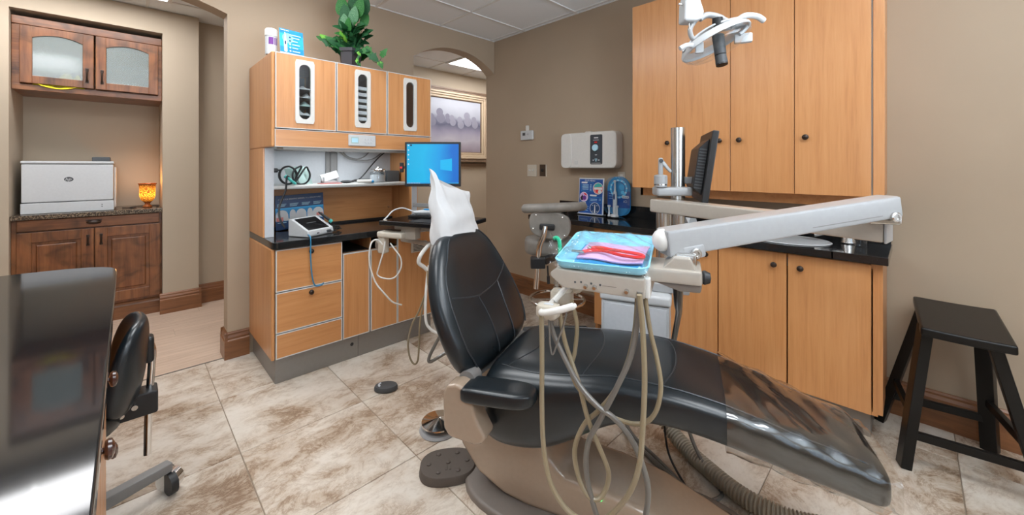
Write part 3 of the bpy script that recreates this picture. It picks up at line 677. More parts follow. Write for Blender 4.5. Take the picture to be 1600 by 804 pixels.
for i, (x0, x1, cx) in enumerate(WINS):
    zc, hw, hh = 1.853, .058, .206
    ed = .005; v = 2.79
    m = MB().box(x0 + ed, cx - .048, v, v + .019, 1.610 + ed, 2.086 - ed).box(cx + .048, x1 - ed, v, v + .019, 1.610 + ed, 2.086 - ed).box(cx - .048, cx + .048, v, v + .019, 1.610 + ed, zc - .19).box(cx - .048, cx + .048, v, v + .019, zc + .19, 2.086 - ed)
    d = part('door', m, MT['maple'], t, False)
    e = MB().box(x0, x0 + ed, v - .0015, v + .019, 1.61, 2.086).box(x1 - ed, x1, v - .0015, v + .019, 1.61, 2.086).box(x0 + ed, x1 - ed, v - .0015, v + .019, 1.61, 1.61 + ed).box(x0 + ed, x1 - ed, v - .0015, v + .019, 2.086 - ed, 2.086)
    part('edge_trim', e, MT['edge'], d, False, label='white edge trim')
    inner = stadium(cx, zc, .0355, .178); k = len(inner)
    outer = []
    for (x, z) in inner:     # push every inner point out to the rounded rectangle frame
        ox = max(-1, min(1, (x - cx) / .0355)); oz = z - zc
        ang = math.atan2((z - zc) / .178, ox); s = max(abs(math.cos(ang)), abs(math.sin(ang)))
        outer.append((cx + hw * math.cos(ang) / s, zc + hh * math.sin(ang) / s))
    part('window_frame', ringplate(outer, inner, XZ, v - .007, v + .012), MT['warmwhite'], d, False, label='white frame with an oval cut-out')
    part('window_pane', MB().box(cx - .045, cx + .045, v + .005, v + .008, zc - .186, zc + .186), MT['clearpl'], d, False, label='clear oval window pane')
    bx = MB().box(x0 + .03, x1 - .03, 3.36, 3.385, 1.612, 2.06)
    part('dark_lining', bx, MT['mgrey'], t, False)
for i in range(7):
    z = 1.655 + i * .044
    m = MB().box(1.15, 1.29, 2.803, 3.15, z, z + .026, .004)
    solo('instrument_tray', m, MT['white'], '%s white instrument tray from the bottom behind the middle oval window' % ('lowest', 'second', 'third', 'fourth', 'fifth', 'sixth', 'seventh')[i], 'tray', (1.22, 3.0, z), group='white trays behind the middle oval window')
    if i < 6: pass
m = MB()
for i in range(7): m.box(1.152, 1.165, 2.86, 3.14, 1.681 + i * .044, 1.699 + i * .044)
for i, (z, h, mt) in enumerate(((1.66, .03, 'palecyan'), (1.705, .045, 'white'), (1.765, .04, 'mint'), (1.82, .04, 'white'), (1.875, .03, 'white'))):
    m = MB().sheet(crumple(.775, .89, 2.805, 3.05, z, h, i + 5), 12, 10, .003)
    solo('instrument_pouch', m, MT[mt], 'sealed instrument pouch behind the left oval window, %s of its stack' % ('lowest', 'second lowest', 'middle', 'second highest', 'topmost')[i], 'pouch', (.83, 2.95, z), group='pouches behind the left oval window')
t2 = thing('control_panel', 'white control panel with a pale display on the wall cabinet valance', 'control panel', (1.213, 2.79, 1.553))
part('housing', MB().box(1.113, 1.313, 2.779, 2.7895, 1.513, 1.593, .006, 3), MT['white'], t2)
decal('display', t2, (1.13, 2.779, 1.53), (1, 0, 0), (0, 0, 1), [('r', 0, 0, .055, .046, 'mint'), ('r', .006, .008, .049, .038, 'palecyan')])
for i in range(2):
    for j in range(3):
        part('button', MB().box(1.232 + j * .022, 1.244 + j * .022, 2.777, 2.780, 1.535 + i * .022, 1.545 + i * .022, .001), MT['panelgrey'], t2, False)
# ------------------------------------------------------------------ things in the niche
sh = 1.2355
m = MB()
pts = []
for i in range(40):
    a = 2 * PI * i / 13; pts.append((.815 + .055 * math.cos(a) + .004 * i / 40, 3.10 + .016 * math.sin(a * .5 + i) * .5 + .002 * i % .01, 1.305 + .062 * math.sin(a)))
for i in range(14):
    a = -PI * .4 + 2 * PI * i / 14; pts.append((.90 + .058 * math.cos(a + 2.8), 3.095, 1.302 + .064 * math.sin(a + 2.8)))
pts += [(.85, 3.085, 1.25), (.80, 3.06, 1.30), (.785, 3.045, 1.20), (.745, 3.03, 1.10), (.735, 2.99, 1.02), (.76, 2.965, .955)]
m.tube(smoothpath(pts, 4), .0065, 8)
t = thing('coiled_black_cable', 'coiled thick black cable at the left end of the white shelf', 'cable', (.83, 3.1, sh))
part('cable', m, MT['black'], t)
part('plug', MB().box(.706, .752, 3.09, 3.125, 1.325, 1.355, .008, 3).box(.752, .775, 3.10, 3.115, 1.335, 1.347, .004), MT['black'], t)
part('tie', MB().cyl((.80, 3.07, 1.290), (.852, 3.05, 1.243), .009).cyl((.79, 3.078, 1.30), (.81, 3.065, 1.28), .012), MT['teal'], t)
m = MB()
rr = random.Random(5)
for i in range(9):
    x = .865 + i * .014; z1 = 1.335 + rr.uniform(-.02, .035)
    m.sheet(lambda a, b, x=x, z1=z1, i=i: (x + (a - .5) * .05 - .045 * b + .008 * math.sin(5 * a + i), 3.13 + .012 * i % .05 + .01 * math.sin(4 * b + i), 1.2365 + (z1 - 1.2365) * b), 4, 6, .001)
solo('plastic_sleeves', m, MT['mint'], 'bunch of pale green plastic sleeves beside the coiled cable', 'sleeves', (.92, 3.13, sh))
t = thing('card_holder', 'small tray holding white cards on a red sheet on the shelf', 'card holder', (1.11, 3.12, sh))
part('red_sheet', MB().box(1.03, 1.18, 3.07, 3.16, sh, sh + .006, .001), MT['pink'], t, False)
part('tray', MB().box(1.05, 1.155, 3.085, 3.15, sh + .006, sh + .022, .003).box(1.05, 1.056, 3.085, 3.15, sh + .006, sh + .05).box(1.149, 1.155, 3.085, 3.15, sh + .006, sh + .04), MT['white'], t, False)
R = Matrix.Translation((1.1, 3.115, sh + .055)) @ Matrix.Rotation(math.radians(-16), 4, 'Y') @ Matrix.Rotation(math.radians(-18), 4, 'X')
part('cards', MB().box(-.06, .065, -.008, .008, -.03, .028, .001, 1, R), MT['paper'], t, False)
m = MB().tube(smoothpath([(1.665, 3.36, 1.488), (1.60, 3.32, 1.45), (1.50, 3.25, 1.38), (1.40, 3.17, 1.305), (1.33, 3.12, 1.262), (1.285, 3.115, 1.250)], 8), .0055, 8)
m.ball((1.235, 3.12, 1.2475), .048, .024, .012, 20).cyl((1.275, 3.115, 1.249), (1.30, 3.117, 1.256), .009)
solo('black_power_cord', m, MT['black'], 'black cord with a flat oval plug running down across the niche', 'cord', (1.25, 3.12, sh))
m = MB().tube(smoothpath([(1.30, 3.36, 1.488), (1.33, 3.34, 1.45), (1.40, 3.33, 1.43), (1.47, 3.34, 1.45), (1.52, 3.36, 1.488)], 8), .005, 8)
m.tube(smoothpath([(1.27, 3.36, 1.488), (1.33, 3.33, 1.435), (1.43, 3.32, 1.418), (1.54, 3.33, 1.43), (1.64, 3.36, 1.488)], 8), .005, 8)
solo('grey_cable_loops', m, MT['mgrey'], 'two grey cable loops hanging under the maple wall cabinet', 'cable', (1.45, 3.34, 1.489))
t = thing('curing_sensor', 'small white handheld device with a blue end on the shelf', 'device', (1.365, 3.075, sh), rotz=math.radians(-20))
part('case', MB().box(-.065, .05, -.022, .022, 0, .026, .011, 4), MT['warmwhite'], t)
part('end_cap', MB().box(.03, .066, -.02, .02, .001, .021, .009, 3), MT['blue'], t)
t = thing('storage_jar', 'clear glass jar of white powder with a chrome lid on the shelf', 'jar', (1.492, 3.125, sh))
part('glass', MB().lathe([(0, sh), (.060, sh), (.064, sh + .006), (.064, sh + .078), (.056, sh + .09), (.053, sh + .09), (.061, sh + .076), (.061, sh + .006), (0, sh + .004)], (1.492, 3.125, 0), 28), MT['clearpl'], t)
part('contents', MB().lathe([(0, sh + .0045), (.0595, sh + .006), (.0595, sh + .058), (.03, sh + .066), (0, sh + .068)], (1.492, 3.125, 0), 24), MT['paper'], t)
part('lid', MB().lathe([(0, sh + .0905), (.057, sh + .0905), (.059, sh + .094), (.059, sh + .106), (.055, sh + .110), (.012, sh + .112), (.010, sh + .118), (.012, sh + .122), (.008, sh + .127), (0, sh + .128)], (1.492, 3.125, 0), 28), MT['chrome'], t)
part('clasp', MB().tube([(1.472, 3.06, sh + .10), (1.472, 3.055, sh + .085), (1.512, 3.055, sh + .075), (1.517, 3.06, sh + .10)], .003, 6), MT['chrome'], t)
m = MB().box(1.60, 1.715, 3.17, 3.30, sh, sh + .095, .006)
solo('grey_bin', m, MT['dgrey'], 'dark grey plastic bin at the right end of the shelf', 'bin', (1.66, 3.23, sh))
solo('black_tray', MB().box(1.40, 1.58, 3.26, 3.36, sh, sh + .022, .004), MT['black'], 'flat black tray behind the glass jar', 'tray', (1.5, 3.31, sh))
# ------------------------------------------------------------------ things on the short counter
t = thing('blue_poster', 'dark blue tooth poster board leaning behind the white scaler unit', 'poster', (.945, 3.27, .896))
ex = Vector((.335, .0, .012)).normalized(); P0 = Vector((.772, 3.24, .9)); ey = Vector((0, .10, .99)).normalized(); nz = ex.cross(ey)
R = Matrix(((ex.x, ey.x, nz.x, P0.x), (ex.y, ey.y, nz.y, P0.y), (ex.z, ey.z, nz.z, P0.z), (0, 0, 0, 1)))
part('board', MB().box(0, .335, 0, .252, -.006, 0, .001, 1, R), MT['navy'], t, False)
teeth = []
for i, (x, w) in enumerate(((.0, .085), (.092, .045), (.135, .075), (.213, .042), (.252, .08))):
    teeth.append(('p', [(x + w * (.5 - .5 * math.cos(PI * k / 10)) if True else 0, .068 + .075 * math.sin(PI * k / 10) ** .5) for k in range(11)], 'paper'))
decal('print', t, P0, ex, ey, [('r', 0, .06, .333, .155, 'blue'), ('r', 0, .146, .333, .158, 'cyan')] + teeth +
      [('r', .004, .062, .05, .092, 'pink'), ('r', .28, .07, .326, .10, 'pink'), ('r', .055, .064, .33, .078, 'paper')] +
      [('r', .012, .05, .07, .054, 'palecyan')] + [('r', .012 + c * .082, .185 - r * .008, .072 + c * .082 - r * .006, .188 - r * .008, 'palecyan') for c in range(4) for r in range(3)])
text('lettering', t, '4 STEPS FOR BREAKING BARRIERS TO a HEALTHY SMILE', P0 + ex * .168 + ey * .221, ex, ey, .0155, 'paper', off=.006, sx=.78)
t = thing('scaler_unit', 'white dental scaler unit with a sloped black screen on the counter', 'dental device', (.915, 2.93, .896), rotz=math.radians(27))
f = lambda x, y, a: (a, x, y)
prof = [(-.085, 0), (-.093, .012), (-.085, .042), (.06, .118), (.085, .112), (.085, 0)]
part('housing', MB().prism(prof, f, -.112, .112, .007, 3), MT['white'], t)
e1 = Vector((1, 0, 0)); e2 = Vector((0, .145, .076)).normalized()
dd = part('screen', MB().box(-.098, .080, .008, .150, -.001, .0025, .001, 1, Matrix(((1, 0, 0, 0), (0, e2.y, -e2.z, -.085), (0, e2.z, e2.y, .0425), (0, 0, 0, 1)))), MT['blackgloss'], t, False)
decal('display_marks', dd, Vector((0, -.085, .0425)) + Vector((0, -e2.z, e2.y)) * .0025, e1, e2, [('r', -.05, .082, .03, .088, 'dgrey')])
part('port', MB().box(-.04, -.022, -.0935, -.090, .016, .024), MT['dgrey'], t)
part('cable_plug', MB().box(.045, .08, -.10, -.088, .012, .03, .004), MT['dgrey'], t)
part('stand_rest', MB().box(.108, .128, -.03, .02, .05, .066, .003), MT['white'], t)
part('handpiece', MB().cyl((.085, .0, .135), (.122, -.045, .085), .008, .011).cyl((.075, .012, .148), (.085, .0, .135), .004, .008), MT['black'], t)
part('handpiece_collar', MB().cyl((.121, -.044, .087), (.131, -.056, .073), .0125), MT['teal'], t)
m = MB()
rr = random.Random(2); pts = [(.132, -.057, .071), (.14, -.07, .04), (.12, -.085, .012)]
for i in range(20):
    a = 1.1 * i; pts.append((.165 + (.05 + .012 * math.sin(i * 1.7)) * math.cos(a), -.045 + (.03 + .01 * math.cos(i * 1.3)) * math.sin(a), .010 + .024 * (i % 5) / 5 + .0006 * i))
pts += [(.12, -.10, .012), (.07, -.10, .02)]
part('handpiece_cable', MB().tube(smoothpath(pts, 5), .0030, 6), MT['black'], t)
m = MB().tube(smoothpath([(.855, 2.838, .913), (.856, 2.79, .915), (.857, 2.763, .905), (.858, 2.757, .87), (.858, 2.76, .80), (.864, 2.766, .70), (.874, 2.766, .62), (.89, 2.768, .58), (.92, 2.762, .578), (.938, 2.752, .592)], 8), .0045, 8)
solo('blue_water_line', m, MT['bluecord'], 'thin blue hose hanging from the scaler unit over the drawers', 'hose', (.856, 2.8, .896))
# ------------------------------------------------------------------ things on top of the wall cabinet
TZ = 2.0885
t = thing('wipes_canister', 'white wipes canister with purple label on top of the wall cabinet', 'canister', (.668, 2.915, TZ))
part('tub', MB().lathe([(0, TZ), (.033, TZ), (.034, TZ + .003), (.034, TZ + .118), (0, TZ + .118)], (.668, 2.915, 0), 28), MT['white'], t)
part('lid', MB().lathe([(0, TZ + .118), (.036, TZ + .118), (.037, TZ + .122), (.036, TZ + .16), (.03, TZ + .167), (0, TZ + .168)], (.668, 2.915, 0), 28), MT['warmwhite'], t)
m = MB()
for a0, a1 in ((-128, -80), (-72, -60), (-52, -36)):
    P = [(math.radians(a0 + (a1 - a0) * i / 5)) for i in range(6)]
    for i in range(5):
        m.poly([(.668 + .0344 * math.cos(P[i + k]), 2.915 + .0344 * math.sin(P[i + k]), TZ + z) for k, z in ((0, .062), (1, .062), (1, .108), (0, .108))])
part('label', m, MT['purple'], t, label='purple label')
t = thing('toothbrush_card', 'bright blue electric toothbrush advertising card on top of the wall cabinet', 'display card', (.775, 2.90, TZ))
ex = Vector((1, .12, 0)).normalized(); P0 = Vector((.708, 2.862, TZ + .002)); ey = Vector((-.06, .12, 1)).normalized(); ey = (ey - ex * ey.dot(ex)).normalized(); nz = ex.cross(ey)
R = Matrix(((ex.x, ey.x, nz.x, P0.x), (ex.y, ey.y, nz.y, P0.y), (ex.z, ey.z, nz.z, P0.z), (0, 0, 0, 1)))
part('card', MB().box(0, .148, 0, .180, -.002, 0, 0, 1, R).box(0, .148, 0, .003, -.025, 0, 0, 1, R), MT['paper'], t, False)
decal('print', t, P0, ex, ey, [('r', .0, .022, .148, .18, 'cyan'), ('r', .0, .022, .148, .06, 'blue'), ('r', .0, .15, .148, .18, 'blue'), ('c', .05, .12, .034, 'sky'), ('rr', .024, .044, .026, .108, .008, 'paper'), ('p', [(.027, .108), (.041, .108), (.037, .135), (.036, .158), (.031, .158), (.031, .135)], 'paper'), ('rr', .029, .038, .076, .10, .004, 'navy')] +
      [('c', .062, .128 - i * .023, .0055, ('navy', 'navy', 'paper', 'palecyan', 'paper')[i]) for i in range(5)] + [('r', .074, .124 - i * .023, .122 - (i % 2) * .012, .131 - i * .023, 'palecyan') for i in range(5)] + [('r', .06, .142, .13, .149, 'palecyan'), ('r', .006, .166, .034, .172, 'paper'), ('r', .038, .165, .056, .170, 'paper')], .0003)
# plant
t = thing('potted_plant', 'leafy green plant in a charcoal pot on top of the wall cabinet', 'plant', (1.20, 2.96, TZ))
hexa = lambda r, z: [(1.20 + r * math.cos(PI / 3 * k + .25), 2.96 + r * math.sin(PI / 3 * k + .25), z) for k in range(6)]
m = MB().loft([hexa(.068, TZ), hexa(.085, TZ + .125), hexa(.094, TZ + .125), hexa(.096, TZ + .148), hexa(.084, TZ + .148), hexa(.080, TZ + .13)])
part('pot', m, MT['pot'], t, False)
def leafmat(name, c1, c2, c3):
    mm, nt, p, N, L = newmat(name)
    tc = N.new('ShaderNodeTexCoord'); n = N.new('ShaderNodeTexNoise'); n.inputs['Scale'].default_value = 45; n.inputs['Detail'].default_value = 4; L.new(tc.outputs['Object'], n.inputs['Vector'])
    r = ramp(N, [(.35, c1), (.58, c2), (.70, c3)]); L.new(n.outputs['Fac'], r.inputs['Fac']); L.new(r.outputs['Color'], p.inputs['Base Color']); p.inputs['Roughness'].default_value = .6; p.inputs['Specular IOR Level'].default_value = .25
    return mm
LM = [leafmat('leaf_dark', (.006, .045, .014), (.010, .075, .022), (.03, .13, .045)), leafmat('leaf_mid', (.010, .075, .014), (.022, .125, .024), (.09, .24, .07)), leafmat('leaf_pale', (.035, .12, .05), (.075, .18, .09), (.3, .42, .28)), leafmat('leaf_lime', (.07, .25, .02), (.13, .36, .04), (.3, .5, .12))]
def leafmesh(kind):
    b = MB(); bm = b.bm
    if kind == 0:   prof = [(0, 0), (.10, .22), (.21, .32), (.25, .48), (.22, .66), (.14, .84), (.05, .95), (0, 1)]           # big oval
    elif kind == 1: prof = [(0, 0), (.22, -.05), (.30, .10), (.26, .22), (.42, .30), (.30, .44), (.24, .55), (.16, .78), (0, 1)]   # ivy
    else:           prof = [(0, 0), (.16, .10), (.26, .30), (.24, .5), (.15, .75), (.06, .93), (0, 1)]
    mid = [bm.verts.new((0, y, .05 * math.sin(PI * min(max(y, 0), 1)))) for x, y in prof]
    for s in (-1, 1):
        e = [mid[0]] + [bm.verts.new((s * x, y, .05 * math.sin(PI * min(max(y, 0), 1)) + .22 * x)) for x, y in prof[1:-1]] + [mid[-1]]
        for i in range(len(prof) - 1):
            vs = [mid[i], mid[i + 1], e[i + 1], e[i]]; vs = [v for k, v in enumerate(vs) if v not in vs[:k]]
            if len(vs) >= 3: bm.faces.new(vs if s > 0 else list(reversed(vs)))
    return b
LME = {}
for k in range(3):
    for q in range(4):
        me = leafmesh(k).mesh('leaf', None, True, 60); me.materials.append(LM[q]); LME[k, q] = me
def leaf(p, d, up, size, k, q, parent=t):
    d = Vector(d).normalized(); x = d.cross(Vector(up))
    x = x.normalized() if x.length > 1e-3 else Vector((1, 0, 0)); z = x.cross(d)
    o = bpy.data.objects.new('leaf', LME[k, q]); C.objects.link(o); o.parent = parent
    p = Vector(p) - SH[parent.name]
    o.matrix_local = Matrix(((x.x, d.x, z.x, p.x), (x.y, d.y, z.y, p.y), (x.z, d.z, z.z, p.z), (0, 0, 0, 1))) @ Matrix.Scale(size, 4)
    return o
stem = MB(); PC = Vector((1.20, 2.96, TZ + .13)); rr = random.Random(11)
vw = Vector((-.70, -.715, 0)); rt = Vector((.715, -.699, 0))       # towards the chair side / along the cabinet
def spray(tip_r, tip_z, tip_f, size, k, q, face=None, lean=None):
    tip = PC + rt * tip_r + vw * tip_f + Vector((0, 0, tip_z)); base = PC + rt * tip_r * .2 + vw * tip_f * .2
    d = (lean and Vector(lean)) or (tip - base)
    dn = Vector(d).normalized(); st = tip - dn * size
    stem.tube(smoothpath([base, (base + st) / 2 + Vector((0, 0, .01)), st], 3), .0022, 5)
    leaf(st, dn, (vw + Vector((0, 0, .45)) + rt * rr.uniform(-.4, .4)) if face is None else face, size, k, q)
for a in ((-.06, .42, .02, .20, 0, 1), (-.03, .36, .03, .17, 0, 0), (.12, .43, .0, .20, 0, 0), (.10, .40, .04, .19, 0, 1), (.06, .33, .06, .16, 0, 2), (-.02, .27, .07, .15, 0, 2), (.02, .24, .08, .13, 0, 1), (-.06, .30, .0, .16, 0, 0), (.04, .47, -.02, .22, 0, 0), (.13, .30, .0, .14, 0, 1),
          (-.02, .12, .10, .07, 2, 3), (.0, .10, .11, .06, 2, 3), (-.04, .14, .09, .07, 2, 3), (-.22, .13, .03, .09, 2, 3), (-.25, .12, .02, .07, 2, 1), (-.20, .09, .05, .09, 1, 0), (-.17, .11, .05, .10, 1, 1), (-.14, .08, .07, .11, 1, 0), (-.11, .05, .09, .11, 1, 0), (-.08, .02, .10, .10, 1, 1)):
    spray(*a)
for i in range(95):
    r = rr.uniform(-.14, .19); z = rr.uniform(-.0, .22) - .35 * max(0, r - .08); fz = rr.uniform(-.03, .11)
    spray(r, z, fz, rr.uniform(.07, .12), rr.choice((1, 1, 2)), rr.choice((0, 0, 0, 1)), None, (rt * (r * 1.6 + rr.uniform(-.05, .05)) + vw * (.06 + fz) + Vector((0, 0, rr.uniform(-.07, .14)))))
vine = [PC + rt * .13 + vw * .06 + Vector((0, 0, .02)), PC + rt * .17 + vw * .07 + Vector((0, 0, -.03)), PC + rt * .20 + vw * .08 + Vector((0, 0, -.085)), PC + rt * .24 + vw * .08 + Vector((0, 0, -.09)), PC + rt * .26 + vw * .08 + Vector((0, 0, -.05))]
stem.tube(smoothpath(vine, 5), .0022, 5)
for p, d, s, q in ((vine[4], (.3, -.3, .6), .075, 1), (vine[3], (.3, -.3, -.8), .05, 3), (vine[3] + rt * .01, (.2, -.3, -1), .055, 1), (vine[1], (.4, -.4, -.5), .09, 0), (vine[0], (.3, -.4, -.6), .10, 1)):
    leaf(p, d, vw + Vector((0, 0, .3)), s, 1, q)
for i in range(14):
    z = -.02 - .012 * i; p = PC + rt * (.095 + .01 * math.sin(i)) + vw * .10 + Vector((0, 0, z)); leaf(p, (.3 * math.sin(i * 2), -.3, -.8), vw, .028, 1, rr.choice((0, 3, 1)))
part('stems', stem, LM[0], t)
# ------------------------------------------------------------------ monitor and keyboard tray on a swing arm at the rear cabinet
yaw = math.radians(45.638)     # the screen looks back across the room
t = thing('monitor', 'black framed computer monitor showing a bright blue desktop', 'monitor', (1.59, 2.45, 1.22), rotz=yaw - PI / 2)
HW, HH = .204, .163
m = MB().box(-HW, HW, 0, .022, 0, 2 * HH, .006, 2).box(-.14, .14, .02, .055, .05, .26, .012, 2)
part('housing', m, MT['black'], t)
def screenmat():
    mm, nt, p, N, L = newmat('lit_desktop_screen')
    tc = N.new('ShaderNodeTexCoord'); s = N.new('ShaderNodeSeparateXYZ'); L.new(tc.outputs['Object'], s.inputs[0])
    mr = N.new('ShaderNodeMapRange'); mr.inputs['From Min'].default_value = -.2; mr.inputs['From Max'].default_value = .2; L.new(s.outputs[0], mr.inputs['Value'])
    no = N.new('ShaderNodeTexNoise'); no.inputs['Scale'].default_value = 5; L.new(tc.outputs['Object'], no.inputs['Vector'])
    ad = N.new('ShaderNodeMath'); ad.operation = 'MULTIPLY_ADD'; ad.inputs[1].default_value = .25; L.new(no.outputs['Fac'], ad.inputs[0]); L.new(mr.outputs[0], ad.inputs[2])
    r = ramp(N, [(.1, (.0, .45, .80)), (.45, (.0, .50, .88)), (.75, (.0, .36, .85)), (1.1, (.0, .16, .66))]); L.new(ad.outputs[0], r.inputs['Fac'])
    p.inputs['Base Color'].default_value = (0, 0, 0, 1); L.new(r.outputs['Color'], p.inputs['Emission Color']); p.inputs['Emission Strength'].default_value = .60; p.inputs['Roughness'].default_value = .3
    return mm
sc = part('screen', MB().box(-HW + .016, HW - .016, -.0012, .002, .022, 2 * HH - .016), screenmat(), t, False)
glow = plain('screen_icon_light', (0, 0, 0), .3, noise=0, emit=(.75, .9, 1), estr=.55); MT['glow'] = glow
MT['glow2'] = plain('screen_window_light', (0, 0, 0), .3, noise=0, emit=(.0, .50, .92), estr=.62)
MT['glowdark'] = plain('screen_dark_icon', (.01, .02, .05), .3, noise=0)
it = [('r', -HW + .016, .022, HW - .016, .031, 'blue')] + [('c', -.176, .30 - i * .034, .005, 'glow') for i in range(5)] + [('r', -.163, .295, -.151, .307, 'glowdark'), ('p', [(.055, .125), (.140, .113), (.140, .205), (.055, .192)], 'glow2')] + [('r', -.182 + i * .012, .024, -.177 + i * .012, .029, 'glow') for i in range(8)]
decal('desktop_icons', sc, (0, -.0012, 0), (1, 0, 0), (0, 0, 1), it, .0002)
text('brand_lettering', t, 'DELL', (-.012, 0, .0105), (1, 0, 0), (0, 0, 1), .011, 'panelgrey', off=.0008)
part('neck', MB().box(-.02, .02, .04, .075, -.13, .14, .006).box(-.006, .006, -.004, .05, -.055, .01, .002), MT['dgrey'], t)
t2 = thing('side_switch', 'little red and black switch block at the left edge of the blue monitor', 'switch', (1.42, 2.60, 1.36), rotz=yaw - PI / 2)
part('housing', MB().box(-.012, .012, 0, .03, -.035, .035, .003), MT['black'], t2)
part('button', MB().box(-.008, .008, -.004, .0, -.008, .006, .001), MT['red'], t2)
part('bracket', MB().box(.0, .06, .02, .03, -.01, .01), MT['dgrey'], t2)
# tray frame: ex runs along the front edge, ey to the back
TA = math.atan2(-.915, .40)
t = thing('keyboard_tray', 'black swing-out keyboard tray on a beige jointed arm at the rear cabinet', 'keyboard tray', (1.235, 2.575, .963), rotz=TA)
part('tray_top', MB().box(0, .62, .0, .42, 0, .032, .008, 3), MT['blackgloss'], t)
part('tray_badge', MB().cyl((.035, .03, .032), (.035, .03, .036), .013), MT['cream'], t)
m = MB().box(.02, .50, .14, .22, -.046, -.002, .006)
m.box(.14, .26, .06, .12, -.092, -.003, .004)
part('support_rail', m, MT['armbeige'], t)
m = MB().box(-.028, .03, .02, .08, -.20, -.05, .012, 3).box(-.03, .18, .01, .09, -.088, -.046, .014, 3)
part('pivot_arm', m, MT['cream'], t)
m = MB().bar((-.01, .05, -.17), (-.12, .14, -.155), .05, .06, bev=.006)
part('mount_arm', m, MT['armbeige'], t)
part('monitor_crossbar', MB().box(.06, .40, .30, .33, .10, .128, .004), MT['mgrey'], t)
part('monitor_post', MB().box(.25, .29, .30, .34, .03, .30, .004), MT['dgrey'], t)
def on_tray(x, y, z=0.0):
    c, s = math.cos(TA), math.sin(TA); return (1.235 + c * x - s * y, 2.575 + s * x + c * y, .9955 + z)
t = thing('keyboard', 'black computer keyboard at the back of the swing-out tray', 'keyboard', on_tray(.30, .27), rotz=TA)
part('case', MB().box(-.21, .21, -.065, .065, 0, .016, .004), MT['black'], t)
kb = MB()
for i in range(14):
    for j in range(5): kb.box(-.200 + i * .0287, -.177 + i * .0287, -.055 + j * .0225, -.036 + j * .0225, .014, .023, .003, 1)
o = part('keys', kb, MT['dgrey'], t, False); o['kind'] = 'stuff'
solo('mouse_pad', MB().box(-.09, .09, -.07, .07, 0, .003, .001, 1, Matrix.Translation(on_tray(.32, .10)) @ Matrix.Rotation(TA, 4, 'Z')), MT['rubber'], 'thin black mouse pad on the front of the keyboard tray', 'mouse pad', on_tray(.32, .10), smooth=False)
t = thing('intraoral_camera', 'white pen-shaped mouth camera with a blue button lying on the keyboard tray', 'dental camera', on_tray(.26, .20, .03), rotz=TA)
part('body', MB().lathe([(0, -.10), (.010, -.098), (.014, -.06), (.017, 0), (.015, .05), (.009, .10), (.007, .16), (0, .165)], (0, 0, .02), 16, (1, .15, .06)), MT['white'], t)
part('button', MB().ball((.0, -.006, .037), .03, .009, .006), MT['blue'], t)
part('cable', MB().tube(smoothpath([(-.10, -.014, .015), (-.14, -.02, .03), (-.18, -.05, .045), (-.215, -.10, .03), (-.235, -.14, -.01), (-.24, -.17, -.03)], 8), .005, 8), MT['white'], t)
cl = lambda pts, k=8: smoothpath(pts, k)
solo('white_cable', MB().tube(cl([(1.245, 2.535, .835), (1.215, 2.55, .87), (1.165, 2.53, .86), (1.145, 2.52, .79), (1.15, 2.515, .70), (1.175, 2.49, .60), (1.215, 2.45, .53), (1.265, 2.43, .465), (1.33, 2.43, .43)]), .0055, 8), MT['warmwhite'], 'white cord dropping from the tray arm across the maple doors', 'cord', (1.2, 2.5, .85))
solo('white_cable', MB().tube(cl([(1.245, 2.50, .86), (1.235, 2.50, .80), (1.212, 2.521, .69), (1.205, 2.528, .64), (1.235, 2.50, .615), (1.285, 2.45, .618), (1.318, 2.42, .68), (1.318, 2.42, .75), (1.29, 2.45, .81), (1.268, 2.47, .85)]), .005, 8), MT['warmwhite'], 'white cord hanging in a loop under the keyboard tray', 'cord', (1.25, 2.47, .86))
# suction hoses behind the chair
t = thing('suction_hoses', 'pale suction hoses hanging in loops between the rear cabinet and the chair back', 'hoses', (1.40, 2.30, .8))
part('hose', MB().tube(cl([(1.50, 2.33, .83), (1.42, 2.25, .84), (1.345, 2.21, .80), (1.33, 2.21, .755), (1.365, 2.2, .72), (1.40, 2.19, .68)]), .013, 10), MT['warmwhite'], t)
part('hose', MB().tube(cl([(1.375, 2.18, .70), (1.365, 2.17, .60), (1.33, 2.20, .46), (1.295, 2.235, .36), (1.277, 2.25, .25), (1.283, 2.24, .16), (1.303, 2.22, .115), (1.32, 2.205, .14), (1.326, 2.20, .24), (1.33, 2.19, .40), (1.36, 2.17, .56), (1.385, 2.17, .70)]), .006, 8), MT['hosetan'], t, label='thin tan hose')
part('hose', MB().tube(cl([(1.385, 2.19, .70), (1.35, 2.16, .55), (1.325, 2.12, .42), (1.335, 2.09, .37), (1.37, 2.04, .345), (1.42, 2.0, .37), (1.45, 2.0, .5)]), .009, 8), MT['warmwhite'], t, label='white hose')
part('hose', MB().tube(cl([(1.42, 2.05, .36), (1.36, 2.06, .28), (1.32, 2.075, .20), (1.325, 2.07, .175), (1.36, 2.03, .205), (1.42, 1.98, .25)]), .010, 8), MT['hosegrey'], t, label='grey hose')
part('valve', MB().cyl((1.392, 2.18, .62), (1.392, 2.18, .73), .017, .014, 14), MT['warmwhite'], t)
part('bracket', MB().bar((1.50, 2.33, .83), (1.53, 2.788, .80), .03, .03), MT['armbeige'], t)
